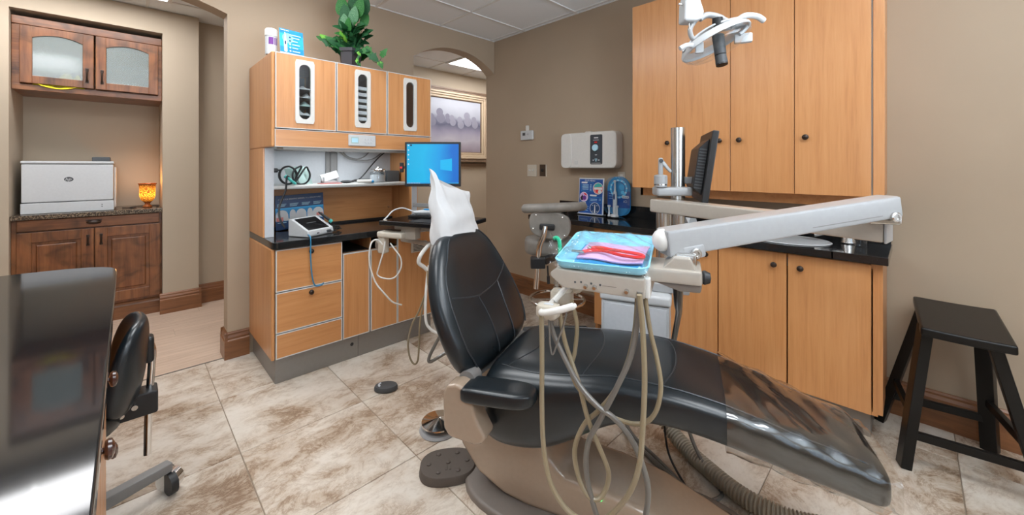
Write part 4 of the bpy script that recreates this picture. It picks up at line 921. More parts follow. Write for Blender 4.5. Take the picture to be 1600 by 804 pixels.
# ------------------------------------------------------------------ picture in the hallway
t = thing('framed_picture', 'large framed picture of pale blurred figures on the hallway wall', 'picture', (3.55, 4.98, 1.4))
x0, x1, z0, z1 = 2.70, 4.30, 1.43, 2.555
def frame4(m, a, b, v0, v1, bev=.006):
    m.box(x0 + a, x1 - a, v0, v1, z1 - b, z1 - a, bev).box(x0 + a, x1 - a, v0, v1, z0 + a, z0 + b, bev).box(x0 + a, x0 + b, v0, v1, z0 + b, z1 - b, bev).box(x1 - b, x1 - a, v0, v1, z0 + b, z1 - b, bev)
    return m
MT['frame1'] = plain('bronze_frame', (.20, .13, .085), .4); MT['frame2'] = plain('gilt_frame', (.56, .44, .31), .4); MT['frame3'] = plain('dark_frame_edge', (.10, .06, .04), .4)
part('outer_moulding', frame4(frame4(MB(), 0, .03, 4.93, 4.999), .03, .055, 4.935, 4.999), MT['frame1'], t)
part('middle_moulding', frame4(frame4(MB(), .055, .085, 4.925, 4.999), .085, .115, 4.94, 4.999), MT['frame2'], t)
part('inner_moulding', frame4(frame4(MB(), .115, .128, 4.955, 4.999, .003), .128, .15, 4.95, 4.999, .004), MT['frame2'], t)
part('fillet', frame4(MB(), .15, .162, 4.965, 4.999, .002), MT['frame1'], t)
mm, nt, p, N, L = newmat('blurred_canvas')
tc = N.new('ShaderNodeTexCoord'); s = N.new('ShaderNodeSeparateXYZ'); L.new(tc.outputs['Object'], s.inputs[0])
mr = N.new('ShaderNodeMapRange'); mr.inputs['From Min'].default_value = .17; mr.inputs['From Max'].default_value = .98; L.new(s.outputs[2], mr.inputs['Value'])
no = N.new('ShaderNodeTexNoise'); no.inputs['Scale'].default_value = 3.5; no.inputs['Detail'].default_value = 2; L.new(tc.outputs['Object'], no.inputs['Vector'])
ad = N.new('ShaderNodeMath'); ad.operation = 'MULTIPLY_ADD'; ad.inputs[1].default_value = .22; L.new(no.outputs['Fac'], ad.inputs[0]); L.new(mr.outputs[0], ad.inputs[2])
r = ramp(N, [(.10, (.24, .19, .23)), (.35, (.40, .37, .42)), (.50, (.27, .25, .32)), (.66, (.10, .10, .155)), (.74, (.18, .18, .24)), (.82, (.38, .39, .45)), (1.1, (.46, .48, .54))]); L.new(ad.outputs[0], r.inputs['Fac'])
L.new(r.outputs['Color'], p.inputs['Base Color']); p.inputs['Roughness'].default_value = .6
cv = part('canvas', MB().box(x0 + .155, x1 - .155, 4.975, 4.98, z0 + .155, z1 - .155), mm, t, False)
MT['figure'] = plain('figure_print', (.27, .265, .325), .6, noise=.15, nscale=8); MT['figure2'] = plain('figure_print_dark', (.20, .195, .255), .6, noise=.15, nscale=8)
decal('figures', cv, (3.3, 4.975, 2.05), (1, 0, 0), (0, 0, 1), [it for (x, h, r, c) in ((.05, .13, .06, 'figure2'), (.19, .08, .04, 'figure2'), (.27, .06, .045, 'figure'), (.42, .04, .05, 'figure'), (.56, .11, .06, 'figure'), (-.1, .05, .05, 'figure2'), (-.25, .12, .06, 'figure'), (.70, .06, .05, 'figure')) for it in (('c', x, h, r, c), ('c', x + .02, h - r * 1.5, r * 1.25, c))])
# shelf rail under the picture (dark wood chair rail)
struct('trim_2', MB().box(2.4, 5.9, 4.975, 5.0, 1.365, 1.415, .006), MT['frame1'])
# ------------------------------------------------------------------ wall things on wall_right
X = U1
def onwall(name, lab, cat, v, z): return thing(name, lab, cat, (X, v, z))
ny = (0, -1, 0); zz = (0, 0, 1)
t = onwall('thermostat', 'small white thermostat high on the taupe wall near the corner', 'thermostat', 2.872, 1.70)
part('housing', MB().box(X - .028, X - .001, 2.785, 2.965, 1.645, 1.745, .012, 3), MT['white'], t)
decal('display', t, (X - .028, 2.93, 1.692), ny, zz, [('r', 0, 0, .042, .032, 'mgrey'), ('r', .003, .003, .039, .029, 'dgrey'), ('r', .062, .013, .098, .016, 'mgrey'), ('r', .078, 0, .081, .030, 'mgrey'), ('r', .0, -.030, .10, -.028, 'panelgrey')])
part('sensor_tab', MB().box(X - .02, X - .001, 2.855, 2.893, 1.745, 1.80, .006, 2), MT['warmwhite'], t)
t = onwall('light_switch', 'cream double toggle light switch plate on the taupe wall', 'light switch', 2.812, 1.32)
part('plate', MB().box(X - .007, X - .0005, 2.748, 2.880, 1.262, 1.384, .003), MT['cream'], t)
for y in (2.79, 2.838): part('toggle', MB().bar((X - .004, y, 1.322), (X - .022, y + .006, 1.330), .009, .016, bev=.002), MT['warmwhite'], t)
t = onwall('dimmer_plate', 'narrow bronze plate with a black knob beside the cream light switch', 'dimmer', 2.662, 1.325)
part('plate', MB().box(X - .006, X - .0005, 2.622, 2.705, 1.266, 1.386, .002), plain('bronze_plate', (.10, .07, .05), .4, metal=.5), t)
part('edge_strip', MB().box(X - .008, X - .0005, 2.612, 2.6225, 1.262, 1.386, .001), MT['cream'], t, False)
part('knob', MB().lathe([(0, 0), (.017, 0), (.016, .014), (.012, .018), (0, .019)], (X - .006, 2.665, 1.326), 18, (-1, 0, 0)), MT['black'], t)
t = onwall('wall_unit', 'rounded white wall unit with a dark control panel and round dial above the counter', 'wall unit', 2.04, 1.34)
m = MB()
m.prism(rrect(1.752, 2.335, 1.350, 1.672, .045), lambda x, y, a: (a, x, y), X - .115, X - .001, .012, 3)
part('housing', m, MT['warmwhite'], t)
part('left_cover', MB().prism(rrect(2.215, 2.333, 1.352, 1.668, .04), lambda x, y, a: (a, x, y), X - .122, X - .11, .005, 2), MT['warmwhite'], t)
part('top_tab', MB().box(X - .08, X - .03, 2.03, 2.09, 1.668, 1.682, .005), MT['warmwhite'], t)
d = part('panel', MB().prism(rrect(1.885, 2.008, 1.385, 1.645, .012), lambda x, y, a: (a, x, y), X - .119, X - .113), MT['navy'] if False else plain('slate_panel', (.045, .055, .065), .45), t, False, label='dark slate control panel')
part('dial', MB().lathe([(0, 0), (.029, 0), (.030, .004), (.028, .014), (.010, .016), (0, .016)], (X - .119, 1.952, 1.530), 24, (-1, 0, 0)), MT['palecyan'], d)
decal('print', d, (X - .119, 1.946, 1.5), ny, zz, [('r', -.022, .112, .022, .122, 'paper'), ('r', -.03, .095, .028, .099, 'panelgrey'), ('r', -.018, .072, .012, .084, 'red'), ('p', [(-.014, -.03), (0, -.038), (.014, -.03)], 'panelgrey'), ('p', [(-.014, -.066), (.014, -.066), (0, -.094)], 'palecyan'), ('p', [(-.007, -.070), (.007, -.070), (0, -.085)], 'dgrey'), ('r', -.034, -.082, -.020, -.074, 'panelgrey'), ('r', .020, -.082, .038, -.074, 'panelgrey'), ('r', -.05, -.112, .052, -.102, 'mgrey'), ('r', -.045, -.101, .045, -.099, 'mgrey')])
part('lock', MB().box(X - .1175, X - .112, 2.145, 2.182, 1.385, 1.422, .002).cyl((X - .119, 2.163, 1.403), (X - .112, 2.163, 1.403), .008), MT['edge'], t)
t = onwall('wall_outlet', 'small cream outlet plate behind the blue toothbrush display', 'outlet', 1.765, 1.26)
part('plate', MB().box(X - .006, X - .0005, 1.73, 1.80, 1.20, 1.32, .002), MT['cream'], t)
part('socket', MB().box(X - .008, X - .005, 1.75, 1.78, 1.225, 1.255, .002).box(X - .008, X - .005, 1.75, 1.78, 1.27, 1.30, .002), MT['warmwhite'], t)
# ------------------------------------------------------------------ right hand cabinets
VD = [1.475, 1.145, .807, .476, .152]
t = thing('tall_wall_cabinet', 'large maple wall cabinet with four tall doors above the sink counter', 'cabinet', (2.88, .79, 1.21))
part('body', MB().box(2.722, X - .001, .108, 1.474, 1.215, 2.55), MT['maple'], t, False)
part('end_filler', MB().box(2.702, 2.724, .104, .147, 1.212, 2.55, .002), MT['maple'], t, False)
part('filler_gap', MB().box(2.7215, 2.7235, .145, .155, 1.215, 2.55), MT['edge'], t, False)
part('light_rail', MB().box(2.80, 2.83, .12, 1.46, 1.150, 1.2145).box(2.80, X - .003, 1.44, 1.46, 1.150, 1.2145), MT['mapleh'], t, False)
for i in range(4):
    a, b = VD[i + 1], VD[i]
    d = part('door', MB().box(2.70, 2.7205, a + .0018, b - .0018, 1.212, 2.552, .0015, 1), MT['maple'], t, False)
    kv = (1.202, .866, .754, .423)[i]
    knob(d, (2.70, kv, 1.53), (-1, 0, 0))
t = thing('sink_base_cabinet', 'maple base cabinet with doors under the black sink counter', 'cabinet', (2.83, .94, 0))
m = MB().box(2.642, X - .022, 1.74, 1.76, 0, .893).box(2.642, X - .022, .126, .144, .135, .893).box(2.642, X - .022, .144, 1.74, .135, .153).box(X - .04, X - .022, .144, 1.74, .153, .893).box(2.642, X - .04, .843, .861, .153, .893).box(2.642, 2.66, .144, 1.74, .86, .893)
part('body', m, MT['maple'], t, False)
part('end_panel', MB().box(2.645, X - .022, .108, .126, .145, .893), MT['maple'], t, False)
part('kick_plate', MB().box(2.685, X - .022, .155, 1.74, 0, .135), MT['kick'], t, False)
for a, b, kv in ((1.22, 1.758, 1.28), (.855, 1.216, .919), (.497, .851, .555), (.148, .493, .433)):
    d = part('door', MB().box(2.62, 2.6405, a + .0016, b - .0016, .142, .884, .0015, 1), MT['maple'], t, False)
    knob(d, (2.62, kv, .815), (-1, 0, 0))
t = thing('sink_countertop', 'long black speckled countertop with low backsplash along the right wall', 'countertop', (2.8, 1.25, .893))
# slab with a real sink hole: ring between the hole ellipse and the rectangle
SU, SV, SA, SB = 2.80, .525, .165, .195
n = 40; inner = [(SU + SA * math.cos(2 * PI * k / n), SV + SB * math.sin(2 * PI * k / n)) for k in range(n)]
RX0, RX1, RY0, RY1 = 2.585, X - .02, .30, .75
outer = []
for k in range(n):
    a = 2 * PI * k / n; c, s_ = math.cos(a), math.sin(a); q = min((RX1 - SU) / c if c > 1e-6 else ((RX0 - SU) / c if c < -1e-6 else 9), (RY1 - SV) / s_ if s_ > 1e-6 else ((RY0 - SV) / s_ if s_ < -1e-6 else 9))
    outer.append((SU + c * q, SV + s_ * q))
m = ringplate(outer, inner, XY, .894, .934)
m.box(2.58, X - .001, .086, .301, .894, .934, .003, 2).box(2.58, X - .001, .749, 2.43, .894, .934, .003, 2).box(2.58, 2.59, .29, .76, .894, .934, .002, 1).box(X - .022, X - .001, .29, .76, .894, .934)
part('slab', m, MT['blacktop'], t, True, 40)
part('backsplash', MB().box(X - .022, X - .001, .09, 2.43, .934, 1.035, .003), MT['blacktop'], t)
part('support_bracket', MB().prism([(X - .021, .893), (X - .021, .62), (X - .06, .62), (X - .10, .78), (X - .3, .85), (X - .3, .893)], XZ, 2.36, 2.40), MT['black'], t)
bowl = [(1.06, .936), (1.03, .940), (.98, .936), (.95, .92), (.88, .86), (.6, .80), (.15, .785), (0, .785)]
b = MB(); rings = [[(SU + SA * r * math.cos(2 * PI * k / 40), SV + SB * r * math.sin(2 * PI * k / 40), z) for k in range(40)] for r, z in [(max(r, .02), z) for r, z in bowl]]
b.loft(rings)
solo('oval_sink', b, MT['white'], 'white oval sink set into the black countertop', 'sink', (SU, SV, .93))
t = thing('faucet', 'low brushed steel faucet at the right side of the oval sink', 'faucet', (2.93, .262, .935))
part('base', MB().lathe([(0, .935), (.034, .935), (.036, .94), (.030, .965), (.028, .985), (.022, .995), (0, .997)], (2.91, .262, 0), 24), MT['steel'], t)
part('spout', MB().tube(cl([(2.91, .265, .975), (2.90, .30, .985), (2.885, .36, .985), (2.87, .41, .972)]), [.020] * 8 + [.018] * 8 + [.014] * 9, 12), MT['steel'], t)
part('handle', MB().cyl((2.91, .262, .995), (2.91, .262, 1.008), .018, .015).bar((2.91, .26, 1.006), (2.95, .21, 1.016), .014, .008), MT['steel'], t)
t = thing('soap_pump', 'small clear bottle standing beside the faucet on the black counter', 'bottle', (2.86, .205, .935))
part('bottle', MB().lathe([(0, .935), (.026, .935), (.028, .94), (.028, .972), (.014, .985), (.012, .99), (0, .99)], (2.86, .205, 0), 20), MT['clearpl'], t)
t = thing('white_dispenser', 'low white plastic base with papers on the counter behind the arm', 'dispenser', (2.80, 1.13, .935), rotz=math.radians(-8))
part('base', MB().box(-.08, .08, -.09, .09, 0, .022, .006), MT['white'], t)
part('top', MB().prism([(-.07, 0.0), (.07, 0.0), (.05, .05), (-.03, .06)], lambda x, y, a: (x, a, .02 + y), -.06, .06, .005), MT['white'], t)
t = thing('menu_sign', 'blue framed OUR MENU sign standing on the black counter', 'sign', (2.96, 2.015, .935))
P0 = Vector((2.945, 2.142, .9445)); ex = Vector((.04, -1, 0)).normalized(); ey = Vector((.06, 0, 1)).normalized(); nz = ex.cross(ey); ey = nz.cross(ex)
R = Matrix(((ex.x, ey.x, nz.x, P0.x), (ex.y, ey.y, nz.y, P0.y), (ex.z, ey.z, nz.z, P0.z), (0, 0, 0, 1)))
part('acrylic_holder', MB().box(-.004, .252, 0, .318, -.006, 0, .001, 1, R).box(-.004, .252, -.004, .0, -.05, .02, .001, 1, R), MT['panelgrey'], t, False)
hl = lambda x0, x1, y, m='palecyan', h=.0035: ('r', x0, y, x1, y + h, m)
decal('print', t, P0, ex, ey, [('r', .002, .004, .240, .308, 'royal'), ('r', .02, .20, .145, .282, 'blue'), ('r', .023, .203, .142, .279, 'royal'), ('r', .112, .10, .235, .15, 'blue'), ('r', .115, .103, .232, .147, 'royal')] +
      [hl(.032, .098, .255 - i * .010) for i in range(5)] + [hl(.112, .13, .258 - i * .010) for i in range(6)] + [hl(.122, .19, .130 - i * .012) for i in range(2)] + [hl(.208, .228, .134 - i * .012) for i in range(2)] +
      [('rr', .024, .088, .270, .284, .006, 'paper'), ('rr', .116, .186, .158, .172, .006, 'paper'), ('rr', .012, .078, .086, .102, .006, 'paper'), hl(.02, .05, .070), hl(.095, .105, .06), hl(.095, .105, .045), hl(.02, .10, .028)] +
      [('c', .198, .228, .052, 'paper'), ('c', .198, .228, .048, 'pink'), ('p', [(.155, .235), (.241, .245), (.23, .265), (.198, .276), (.165, .262)], 'teal'), ('r', .158, .218, .24, .236, 'warmwhite'), ('c', .19, .205, .014, 'red'), ('c', .215, .2, .016, 'warmwhite')] +
      [('c', .056, .148, .044, 'paper'), ('c', .056, .148, .040, 'lilac'), ('p', [(.018, .14), (.045, .17), (.05, .12), (.03, .116)], 'black'), ('p', [(.052, .186), (.08, .178), (.09, .16), (.06, .17)], 'red'), ('c', .062, .14, .02, 'purple')] +
      [('c', .172, .054, .050, 'paper'), ('c', .172, .054, .046, 'navy'), ('p', [(.165, .012), (.180, .012), (.176, .085), (.169, .085)], 'paper'), ('c', .152, .078, .004, 'paper'), ('c', .195, .078, .004, 'paper'), ('c', .15, .026, .004, 'paper'), ('c', .197, .026, .004, 'paper')], .00025)
text('lettering', t, 'OUR MENU', P0 + ex * .118 + ey * .294, ex, ey, .021, 'paper', off=.014)
t = thing('toothbrush_display', 'rounded blue electric toothbrush display on the black counter', 'display', (2.96, 1.745, .935))
P0 = Vector((2.965, 1.745, .948)); ex = Vector((.06, -1, 0)).normalized(); ey = Vector((0, 0, 1)); nz = ex.cross(ey)
W2, HT = .105, .335
body = [(W2 * math.cos(PI * k / 16), HT - W2 + W2 * math.sin(PI * k / 16)) for k in range(17)] + [(W2 * math.cos(PI + PI * k / 16) * .98, .07 + .07 * math.sin(PI + PI * k / 16)) for k in range(17)]
part('back_card', MB().prism(body, lambda x, y, a: P0 + ex * x + ey * y + nz * a, -.012, 0), MT['blue'], t, False)
MT['brightblue'] = plain('bright_ring_print', (.10, .55, .85), .4)
ringpts = lambda r0, r1: [('p', [(r0 * math.cos(a0), HT - .105 + r0 * math.sin(a0)), (r1 * math.cos(a0), HT - .105 + r1 * math.sin(a0)), (r1 * math.cos(a1), HT - .105 + r1 * math.sin(a1)), (r0 * math.cos(a1), HT - .105 + r0 * math.sin(a1))], 'brightblue' if k % 3 else 'palecyan') for k in range(36) for a0, a1 in [(2 * PI * k / 36, 2 * PI * (k + 1) / 36)]]
decal('print', t, P0, ex, ey, [('p', [(-.104, .07), (.104, .07), (.104, .21), (-.104, .21)], 'royal'), ('c', 0, HT - .105, .082, 'royal')] + ringpts(.064, .080) + [('c', 0, HT - .105, .058, 'blue'), ('c', .03, HT - .09, .025, 'cyan'), ('c', .038, HT - .135, .016, 'brightblue'), ('rr', .030, .095, .152, .174, .010, 'paper'), ('r', -.09, .185, -.04, .188, 'palecyan'), ('r', -.09, .165, -.045, .168, 'palecyan'), ('r', -.09, .145, -.05, .148, 'palecyan')], .00008)
text('lettering', t, 'Oral-B', P0 + ex * .063 + ey * .163, ex, ey, .019, 'royal', off=.005)
text('lettering', t, 'iO', P0 + ex * .062 + ey * .125, ex, ey, .032, 'paper', off=.005)
def brush(c, s, full=True):
    o = P0 + ex * c + nz * .03
    m = MB().lathe([(0, 0), (.016 * s, 0), (.018 * s, .01), (.018 * s, .16 * s), (.014 * s, .20 * s), (.007 * s, .22 * s), (.006 * s, .285 * s), (.011 * s, .29 * s), (.011 * s, .302 * s), (0, .304 * s)], o, 18)
    return m
part('toothbrush', brush(-.018, 1.0), MT['white'], t)
part('brush_display', MB().ball(P0 + ex * -.018 + nz * .047 + ey * .165, .006, .009, .026), MT['navy'], t)
for c in (-.062, .012): part('brush_head', MB().lathe([(0, 0), (.013, 0), (.014, .006), (.007, .02), (.006, .075), (.013, .08), (.013, .092), (0, .094)], P0 + ex * c + nz * .05, 14), MT['white'], t)
part('charger', MB().lathe([(0, -.002), (.03, -.002), (.03, .014), (.02, .02), (0, .02)], P0 + ex * -.018 + nz * .045, 20), MT['white'], t)
o = part('clear_cover', MB().prism(body, lambda x, y, a: P0 + ex * x * 1.02 + ey * y * 1.0 + nz * a, .006, .068, .01, 2), MT['clearpl'], t)
part('foot', MB().prism(rrect(-.105, .105, -.02, .085, .03), lambda x, y, a: P0 + ex * x + nz * y + ey * a, -.0125, -.004), MT['clearpl'], t)
# ------------------------------------------------------------------ dental chair frame: p along the chair towards the feet, q across to the far side
CO = Vector((1.198, 1.268, 0)); CA = math.radians(-68)
CH, CW = Vector((math.cos(CA), math.sin(CA), 0)), Vector((-math.sin(CA), math.cos(CA), 0))
def cthing(name, label, cat, p, q, z, group=None):
    t = thing(name, label, cat, CO + CH * p + CW * q + Vector((0, 0, z)), CA, group, True)
    SH[t.name] = Vector((p, q, z)); return t
PZ = lambda x, y, a: (x, a, y)
def sring(cx, cz, tx, tz, w, th, n=36, e=3.2, yoff=0.0, flat=1.0):
    """closed ring across q; (tx, tz) is the surface normal in the p-z plane"""
    out = []
    for k in range(n):
        a = 2 * PI * k / n; c, s_ = math.cos(a), math.sin(a)
        y = math.copysign(abs(c) ** (2 / e), c) * w; o = math.copysign(abs(s_) ** (2 / e), s_) * th
        out.append(Vector((cx + tx * o, y + yoff, cz + tz * o)))
    return out
t = cthing('dental_chair', 'black leather reclining dental chair on a tan base in the middle of the room', 'dental chair', .4, 0, 0)
# --- backrest
BZ = [.540, .56, .60, .66, .74, .82, .90, .98, 1.03, 1.055, 1.065]
BP = [-.035, -.042, -.052, -.078, -.116, -.156, -.190, -.216, -.236, -.243, -.246]
BWd = [.20, .270, .305, .322, .328, .318, .288, .240, .195, .160, .12]
BT = [.03, .052, .064, .068, .068, .066, .062, .056, .048, .036, .018]
def backring(i):
    j0, j1 = max(i - 1, 0), min(i + 1, len(BZ) - 1)
    tp, tz = BP[j1] - BP[j0], BZ[j1] - BZ[j0]; l = math.hypot(tp, tz)
    return sring(BP[i], BZ[i], tz / l, -tp / l, BWd[i], BT[i], 40, 3.0)
backrest = part('backrest', MB().loft([backring(i) for i in range(len(BZ))]), MT['leather'], t, True, 60, sub=1)
def bs(z, q, off=.002):
    c, w, th = interp(BZ, BP, z), interp(BZ, BWd, z), interp(BZ, BT, z)
    d = (interp(BZ, BP, z + .01) - interp(BZ, BP, z - .01)) / .02; l = math.hypot(1, d)
    o = th * max(0, 1 - min(1, abs(q) / w) ** 3.0) ** (1 / 3.0) + off - .003
    return Vector((c + o / l, q, z - o * d / l))
def bseam(pts, r=.0035): part('seam', MB().tube([bs(z, q) for z, q in pts], r, 6), MT['seam'], backrest)
ln = lambda a, b, n=8: [(a[0] + (b[0] - a[0]) * i / n, a[1] + (b[1] - a[1]) * i / n) for i in range(n + 1)]
cur = lambda pts, k=5: [(v[0], v[1]) for v in smoothpath([(a, b, 0) for a, b in pts], k)]
bseam(cur([(1.045, -.13), (1.0, -.175), (.92, -.235), (.82, -.270), (.72, -.282), (.64, -.276), (.585, -.25)]))
bseam(cur([(1.045, .13), (1.0, .175), (.92, .235), (.82, .270), (.72, .282), (.64, .276), (.585, .25)]))
bseam(cur([(.825, -.257), (.80, -.17), (.785, -.10)]) ); bseam(cur([(.785, -.10), (.79, .02), (.80, .10)]))
bseam(cur([(.80, .10), (.825, .18), (.85, .246)])); bseam(cur([(.785, -.10), (.72, -.085), (.65, -.08), (.575, -.08)])); bseam(cur([(.80, .10), (.72, .085), (.65, .08), (.575, .08)]))
part('back_shell', MB().loft([[Vector((v.x - .03, v.y * .82, v.z)) for v in backring(i)] for i in range(2, 9)]), MT['dtan'], t, True, 60)
part('back_strut', MB().bar((-.135, 0, .62), (-.02, 0, .42), .16, .07, .09, .015), MT['tan'], t)
# --- headrest under its paper cover
part('headrest', MB().loft([sring(-.272 - a * .004, 1.06 + .022 * a, .98, .17, w, th, 28, 3) for a, w, th in ((0, .06, .012), (.5, .09, .022), (2, .098, .025), (4, .095, .024), (5.5, .08, .018), (6, .05, .010))]), MT['leather'], t, True, 60, sub=1)
part('headrest_bar', MB().bar((-.29, 0, .90), (-.31, 0, 1.12), .05, .015), MT['chrome'], t)
# --- seat and leg rest
SP = [-.02, .005, .05, .14, .25, .35, .45, .55, .68, .80, .90, 1.04, 1.16, 1.235, 1.262, 1.27]
ST = [.50, .56, .605, .622, .634, .645, .654, .657, .652, .636, .615, .574, .538, .512, .495, .47]
SB_ = [.43, .34, .298, .295, .318, .372, .442, .492, .512, .496, .474, .438, .410, .395, .405, .43]
SW = [.15, .235, .268, .276, .276, .270, .256, .246, .238, .228, .216, .198, .182, .168, .150, .09]
def seatring(p, grow=0.0, e=4.0, n=44):
    tp, bt, w = interp(SP, ST, p) + grow, interp(SP, SB_, p) - grow, interp(SP, SW, p) + grow
    return sring(p, (tp + bt) / 2, 0, 1, w, (tp - bt) / 2, n, e)
seat = part('seat', MB().loft([seatring(p) for p in (-.02, .005, .03, .06, .10, .16, .22, .28, .34, .40, .46, .52, .58, .66, .74, .82, .90, .98, 1.06, 1.14, 1.20, 1.235, 1.255, 1.265, 1.27)]), MT['leather'], t, True, 60, sub=1)
def ss(p, q, off=.001):
    tp, bt, w = interp(SP, ST, p), interp(SP, SB_, p), interp(SP, SW, p); h = (tp - bt) / 2
    return Vector((p, q, (tp + bt) / 2 + h * max(0, 1 - min(1, abs(q) / w) ** 4.0) ** (1 / 4.0) + off - .002))
def sseam(pts, r=.0032): part('seam', MB().tube([ss(p, q) for p, q in pts], r, 6), MT['seam'], seat)
sseam(cur([(.08, -.20), (.20, -.222), (.35, -.220), (.50, -.202), (.65, -.194), (.80, -.184), (.95, -.172), (1.1, -.155), (1.21, -.138)]))
sseam(cur([(.08, .20), (.20, .222), (.35, .220), (.50, .202), (.65, .194), (.80, .184), (.95, .172), (1.1, .155), (1.21, .138)]))
sseam(cur([(.40, -.215), (.425, -.1), (.43, .02), (.41, .12), (.37, .217)])); sseam(cur([(.66, -.192), (.69, -.1), (.70, 0), (.69, .1), (.66, .192)]))
sseam(cur([(.11, -.2), (.165, -.1), (.18, 0), (.165, .1), (.11, .2)]))
m = MB(); prs = [.846 + (1.282 - .846) * i / 22 for i in range(23)]
rr = random.Random(4)
rings = []
for i, p in enumerate(prs):
    ring = []
    for k, v in enumerate(seatring(min(p, 1.262), .006 + .004 * (i > 18))):
        w = .0022 * math.sin(p * 60 + v.y * 31) + .0018 * math.sin(p * 23 - v.y * 55) + .0016 * math.sin(11 * k * .3 + p * 90) + (.010 * math.sin(PI * (i / 22)) if v.z < .45 and abs(v.y) < .2 else 0)
        ring.append(Vector((p, v.y * (1 + w), v.z + w * 1.5 - (.012 if v.z < interp(SP, SB_, p) + .03 else 0))))
    rings.append(ring)



m = MB().loft(rings, False)
st = cthing('plastic_sheath', 'clear wrinkled plastic sheath over the foot end of the black dental chair', 'plastic cover', 1.06, 0, .4)
part('film', m, MT['sheath'], st, True, 60)
# --- arm rest and its tan bracket
m = MB().loft([sring(p, .550 + .10 * (p - .0) + (0 if p < .2 else 0), -.06, 1, w, th, 28, 4.5, -.318) for p, w, th in ((-.012, .05, .018), (-.004, .058, .028), (.03, .060, .030), (.14, .060, .029), (.20, .058, .028), (.235, .050, .026), (.255, .034, .020), (.262, .015, .010))])
part('armrest', m, MT['leather'], t, True, 60, sub=1)
m = MB().prism([(-.088, .535), (-.072, .568), (-.030, .582), (.012, .570), (.034, .535), (.048, .48), (.09, .415), (.075, .392), (.045, .380), (-.060, .382), (-.084, .41)], PZ, -.365, -.285, .012, 3)
part('side_bracket', m, MT['tan'], t)
part('pivot_cap', MB().cyl((-.02, -.30, .565), (-.02, -.245, .565), .035).bar((-.05, -.25, .56), (-.02, .25, .52), .05, .05), MT['mgrey'], t)
# --- base: tan lift body and floor plate
m = MB().prism([(-.075, .34), (-.15, .25), (-.160, .19), (-.070, .085), (.05, .030), (.15, .015), (.93, .015), (.90, .045), (.80, .085), (.66, .140), (.57, .158), (.49, .170), (.30, .185), (.24, .24), (.22, .34)], PZ, -.135, .135, .030, 4)
lift = part('lift_body', m, MT['tan'], t, True, 40)
part('panel_joint', MB().bar((.62, -.1355, .15), (.50, -.1355, .03), .002, .004, bev=0), MT['dtan'], lift)
part('led', MB().ball((.446, -.136, .150), .006, .004, .006), MT['led'], lift, label='small green indicator light')
part('seat_frame', MB().box(-.04, .24, -.15, .15, .29, .36, .008), MT['dgrey'], t)
m = MB().loft([[Vector((.42 + .58 * math.copysign(abs(math.cos(2 * PI * k / 36)) ** .6, math.cos(2 * PI * k / 36)) * s, .235 * math.copysign(abs(math.sin(2 * PI * k / 36)) ** .7, math.sin(2 * PI * k / 36)) * s, z)) for k in range(36)] for s, z in ((1, .0005), (1, .016), (.985, .024), (.95, .028), (.3, .028))])
part('floor_plate', m, MT['dtan'], t, True, 50)
# --- paper cover on the headrest
def paper(a, b):
    ang = 2 * PI * a; c, s_ = math.cos(ang), math.sin(ang)
    w = .146 - .002 * b; d = .060 - .042 * b ** 1.8
    y = math.copysign(abs(c) ** .55, c) * w; o = math.copysign(abs(s_) ** .6, s_) * d
    top = 1.272 + .075 * max(0, -y / .14) ** 3 - .028 * max(0, y / .14)
    z = 1.026 + (top - 1.026) * b + .006 * math.sin(9 * a + 3 * b)
    wr = .005 * math.sin(17 * a + 5 * b) * math.sin(PI * b) + .004 * math.sin(41 * a - 9 * b) + .004 * math.sin(6 * a + 14 * b)
    return Vector((-.262 - .12 * (z - 1.05) + (o + wr), y + .010 + wr * .5, z))
m = MB(); N_ = 64
m.loft([[paper(k / N_, b / 16) for k in range(N_)] for b in range(17)], True)
hc = cthing('headrest_cover', 'white paper bag cover standing up over the chair headrest', 'headrest cover', -.28, 0, 1.03)
part('paper_sleeve', m, MT['paper'], hc, True, 30)
# ------------------------------------------------------------------ delivery unit
t = cthing('delivery_unit', 'grey dental delivery unit with jointed arms, tray head and hanging hoses', 'dental unit', .52, .5, 0)
box = part('utility_box', MB().box(.352, .664, .365, .62, .44, .715, .006), MT['white'], t)
part('lid', MB().box(.345, .673, .355, .63, .717, .765, .014, 3), MT['white'], box)
part('front_panel', MB().box(.366, .652, .361, .366, .455, .705, .002), MT['panelgrey'], box)
text('lettering', box, 'O2', (.605, .361, .505), (1, 0, 0), (0, 0, 1), .04, 'mgrey', off=.001)
part('mount_arm', MB().bar((.5, .5, .42), (.10, .05, .36), .09, .05, bev=.008), MT['tan'], t)
post = part('lower_post', MB().cyl((.632, .455, .76), (.632, .455, 1.147), .0315, n=32).cyl((.632, .455, .98), (.632, .455, .985), .0325, n=32), MT['steel'], t)
part('tall_post', MB().cyl((.698, .52, .80), (.698, .52, 1.558), .033, n=32), MT['steel'], t)
part('thin_rod', MB().cyl((.662, .49, .80), (.662, .49, 1.15), .007), MT['steel'], t)
part('post_foot', MB().box(.58, .75, .42, .58, .766, .81, .008), MT['arm'], t)
c_ = part('clamp_collar', MB().bar((.592, .462, 1.247), (.752, .525, 1.247), .085, .044, bev=.012, seg=3), MT['arm'], t)
part('clamp_knob', MB().cyl((.622, .448, 1.270), (.622, .448, 1.278), .029).cyl((.622, .448, 1.284), (.622, .448, 1.322), .031).ball((.622, .448, 1.322), .031, .031, .008), MT['arm'], c_)
part('clamp_ring', MB().cyl((.622, .448, 1.277), (.622, .448, 1.286), .030), MT['steel'], c_)
l_ = part('clamp_lever', MB().bar((.622, .448, 1.325), (.622, .455, 1.41), .022, .034, .026, .008).bar((.625, .45, 1.395), (.668, .47, 1.34), .014, .02, .014, .005), MT['arm'], c_)
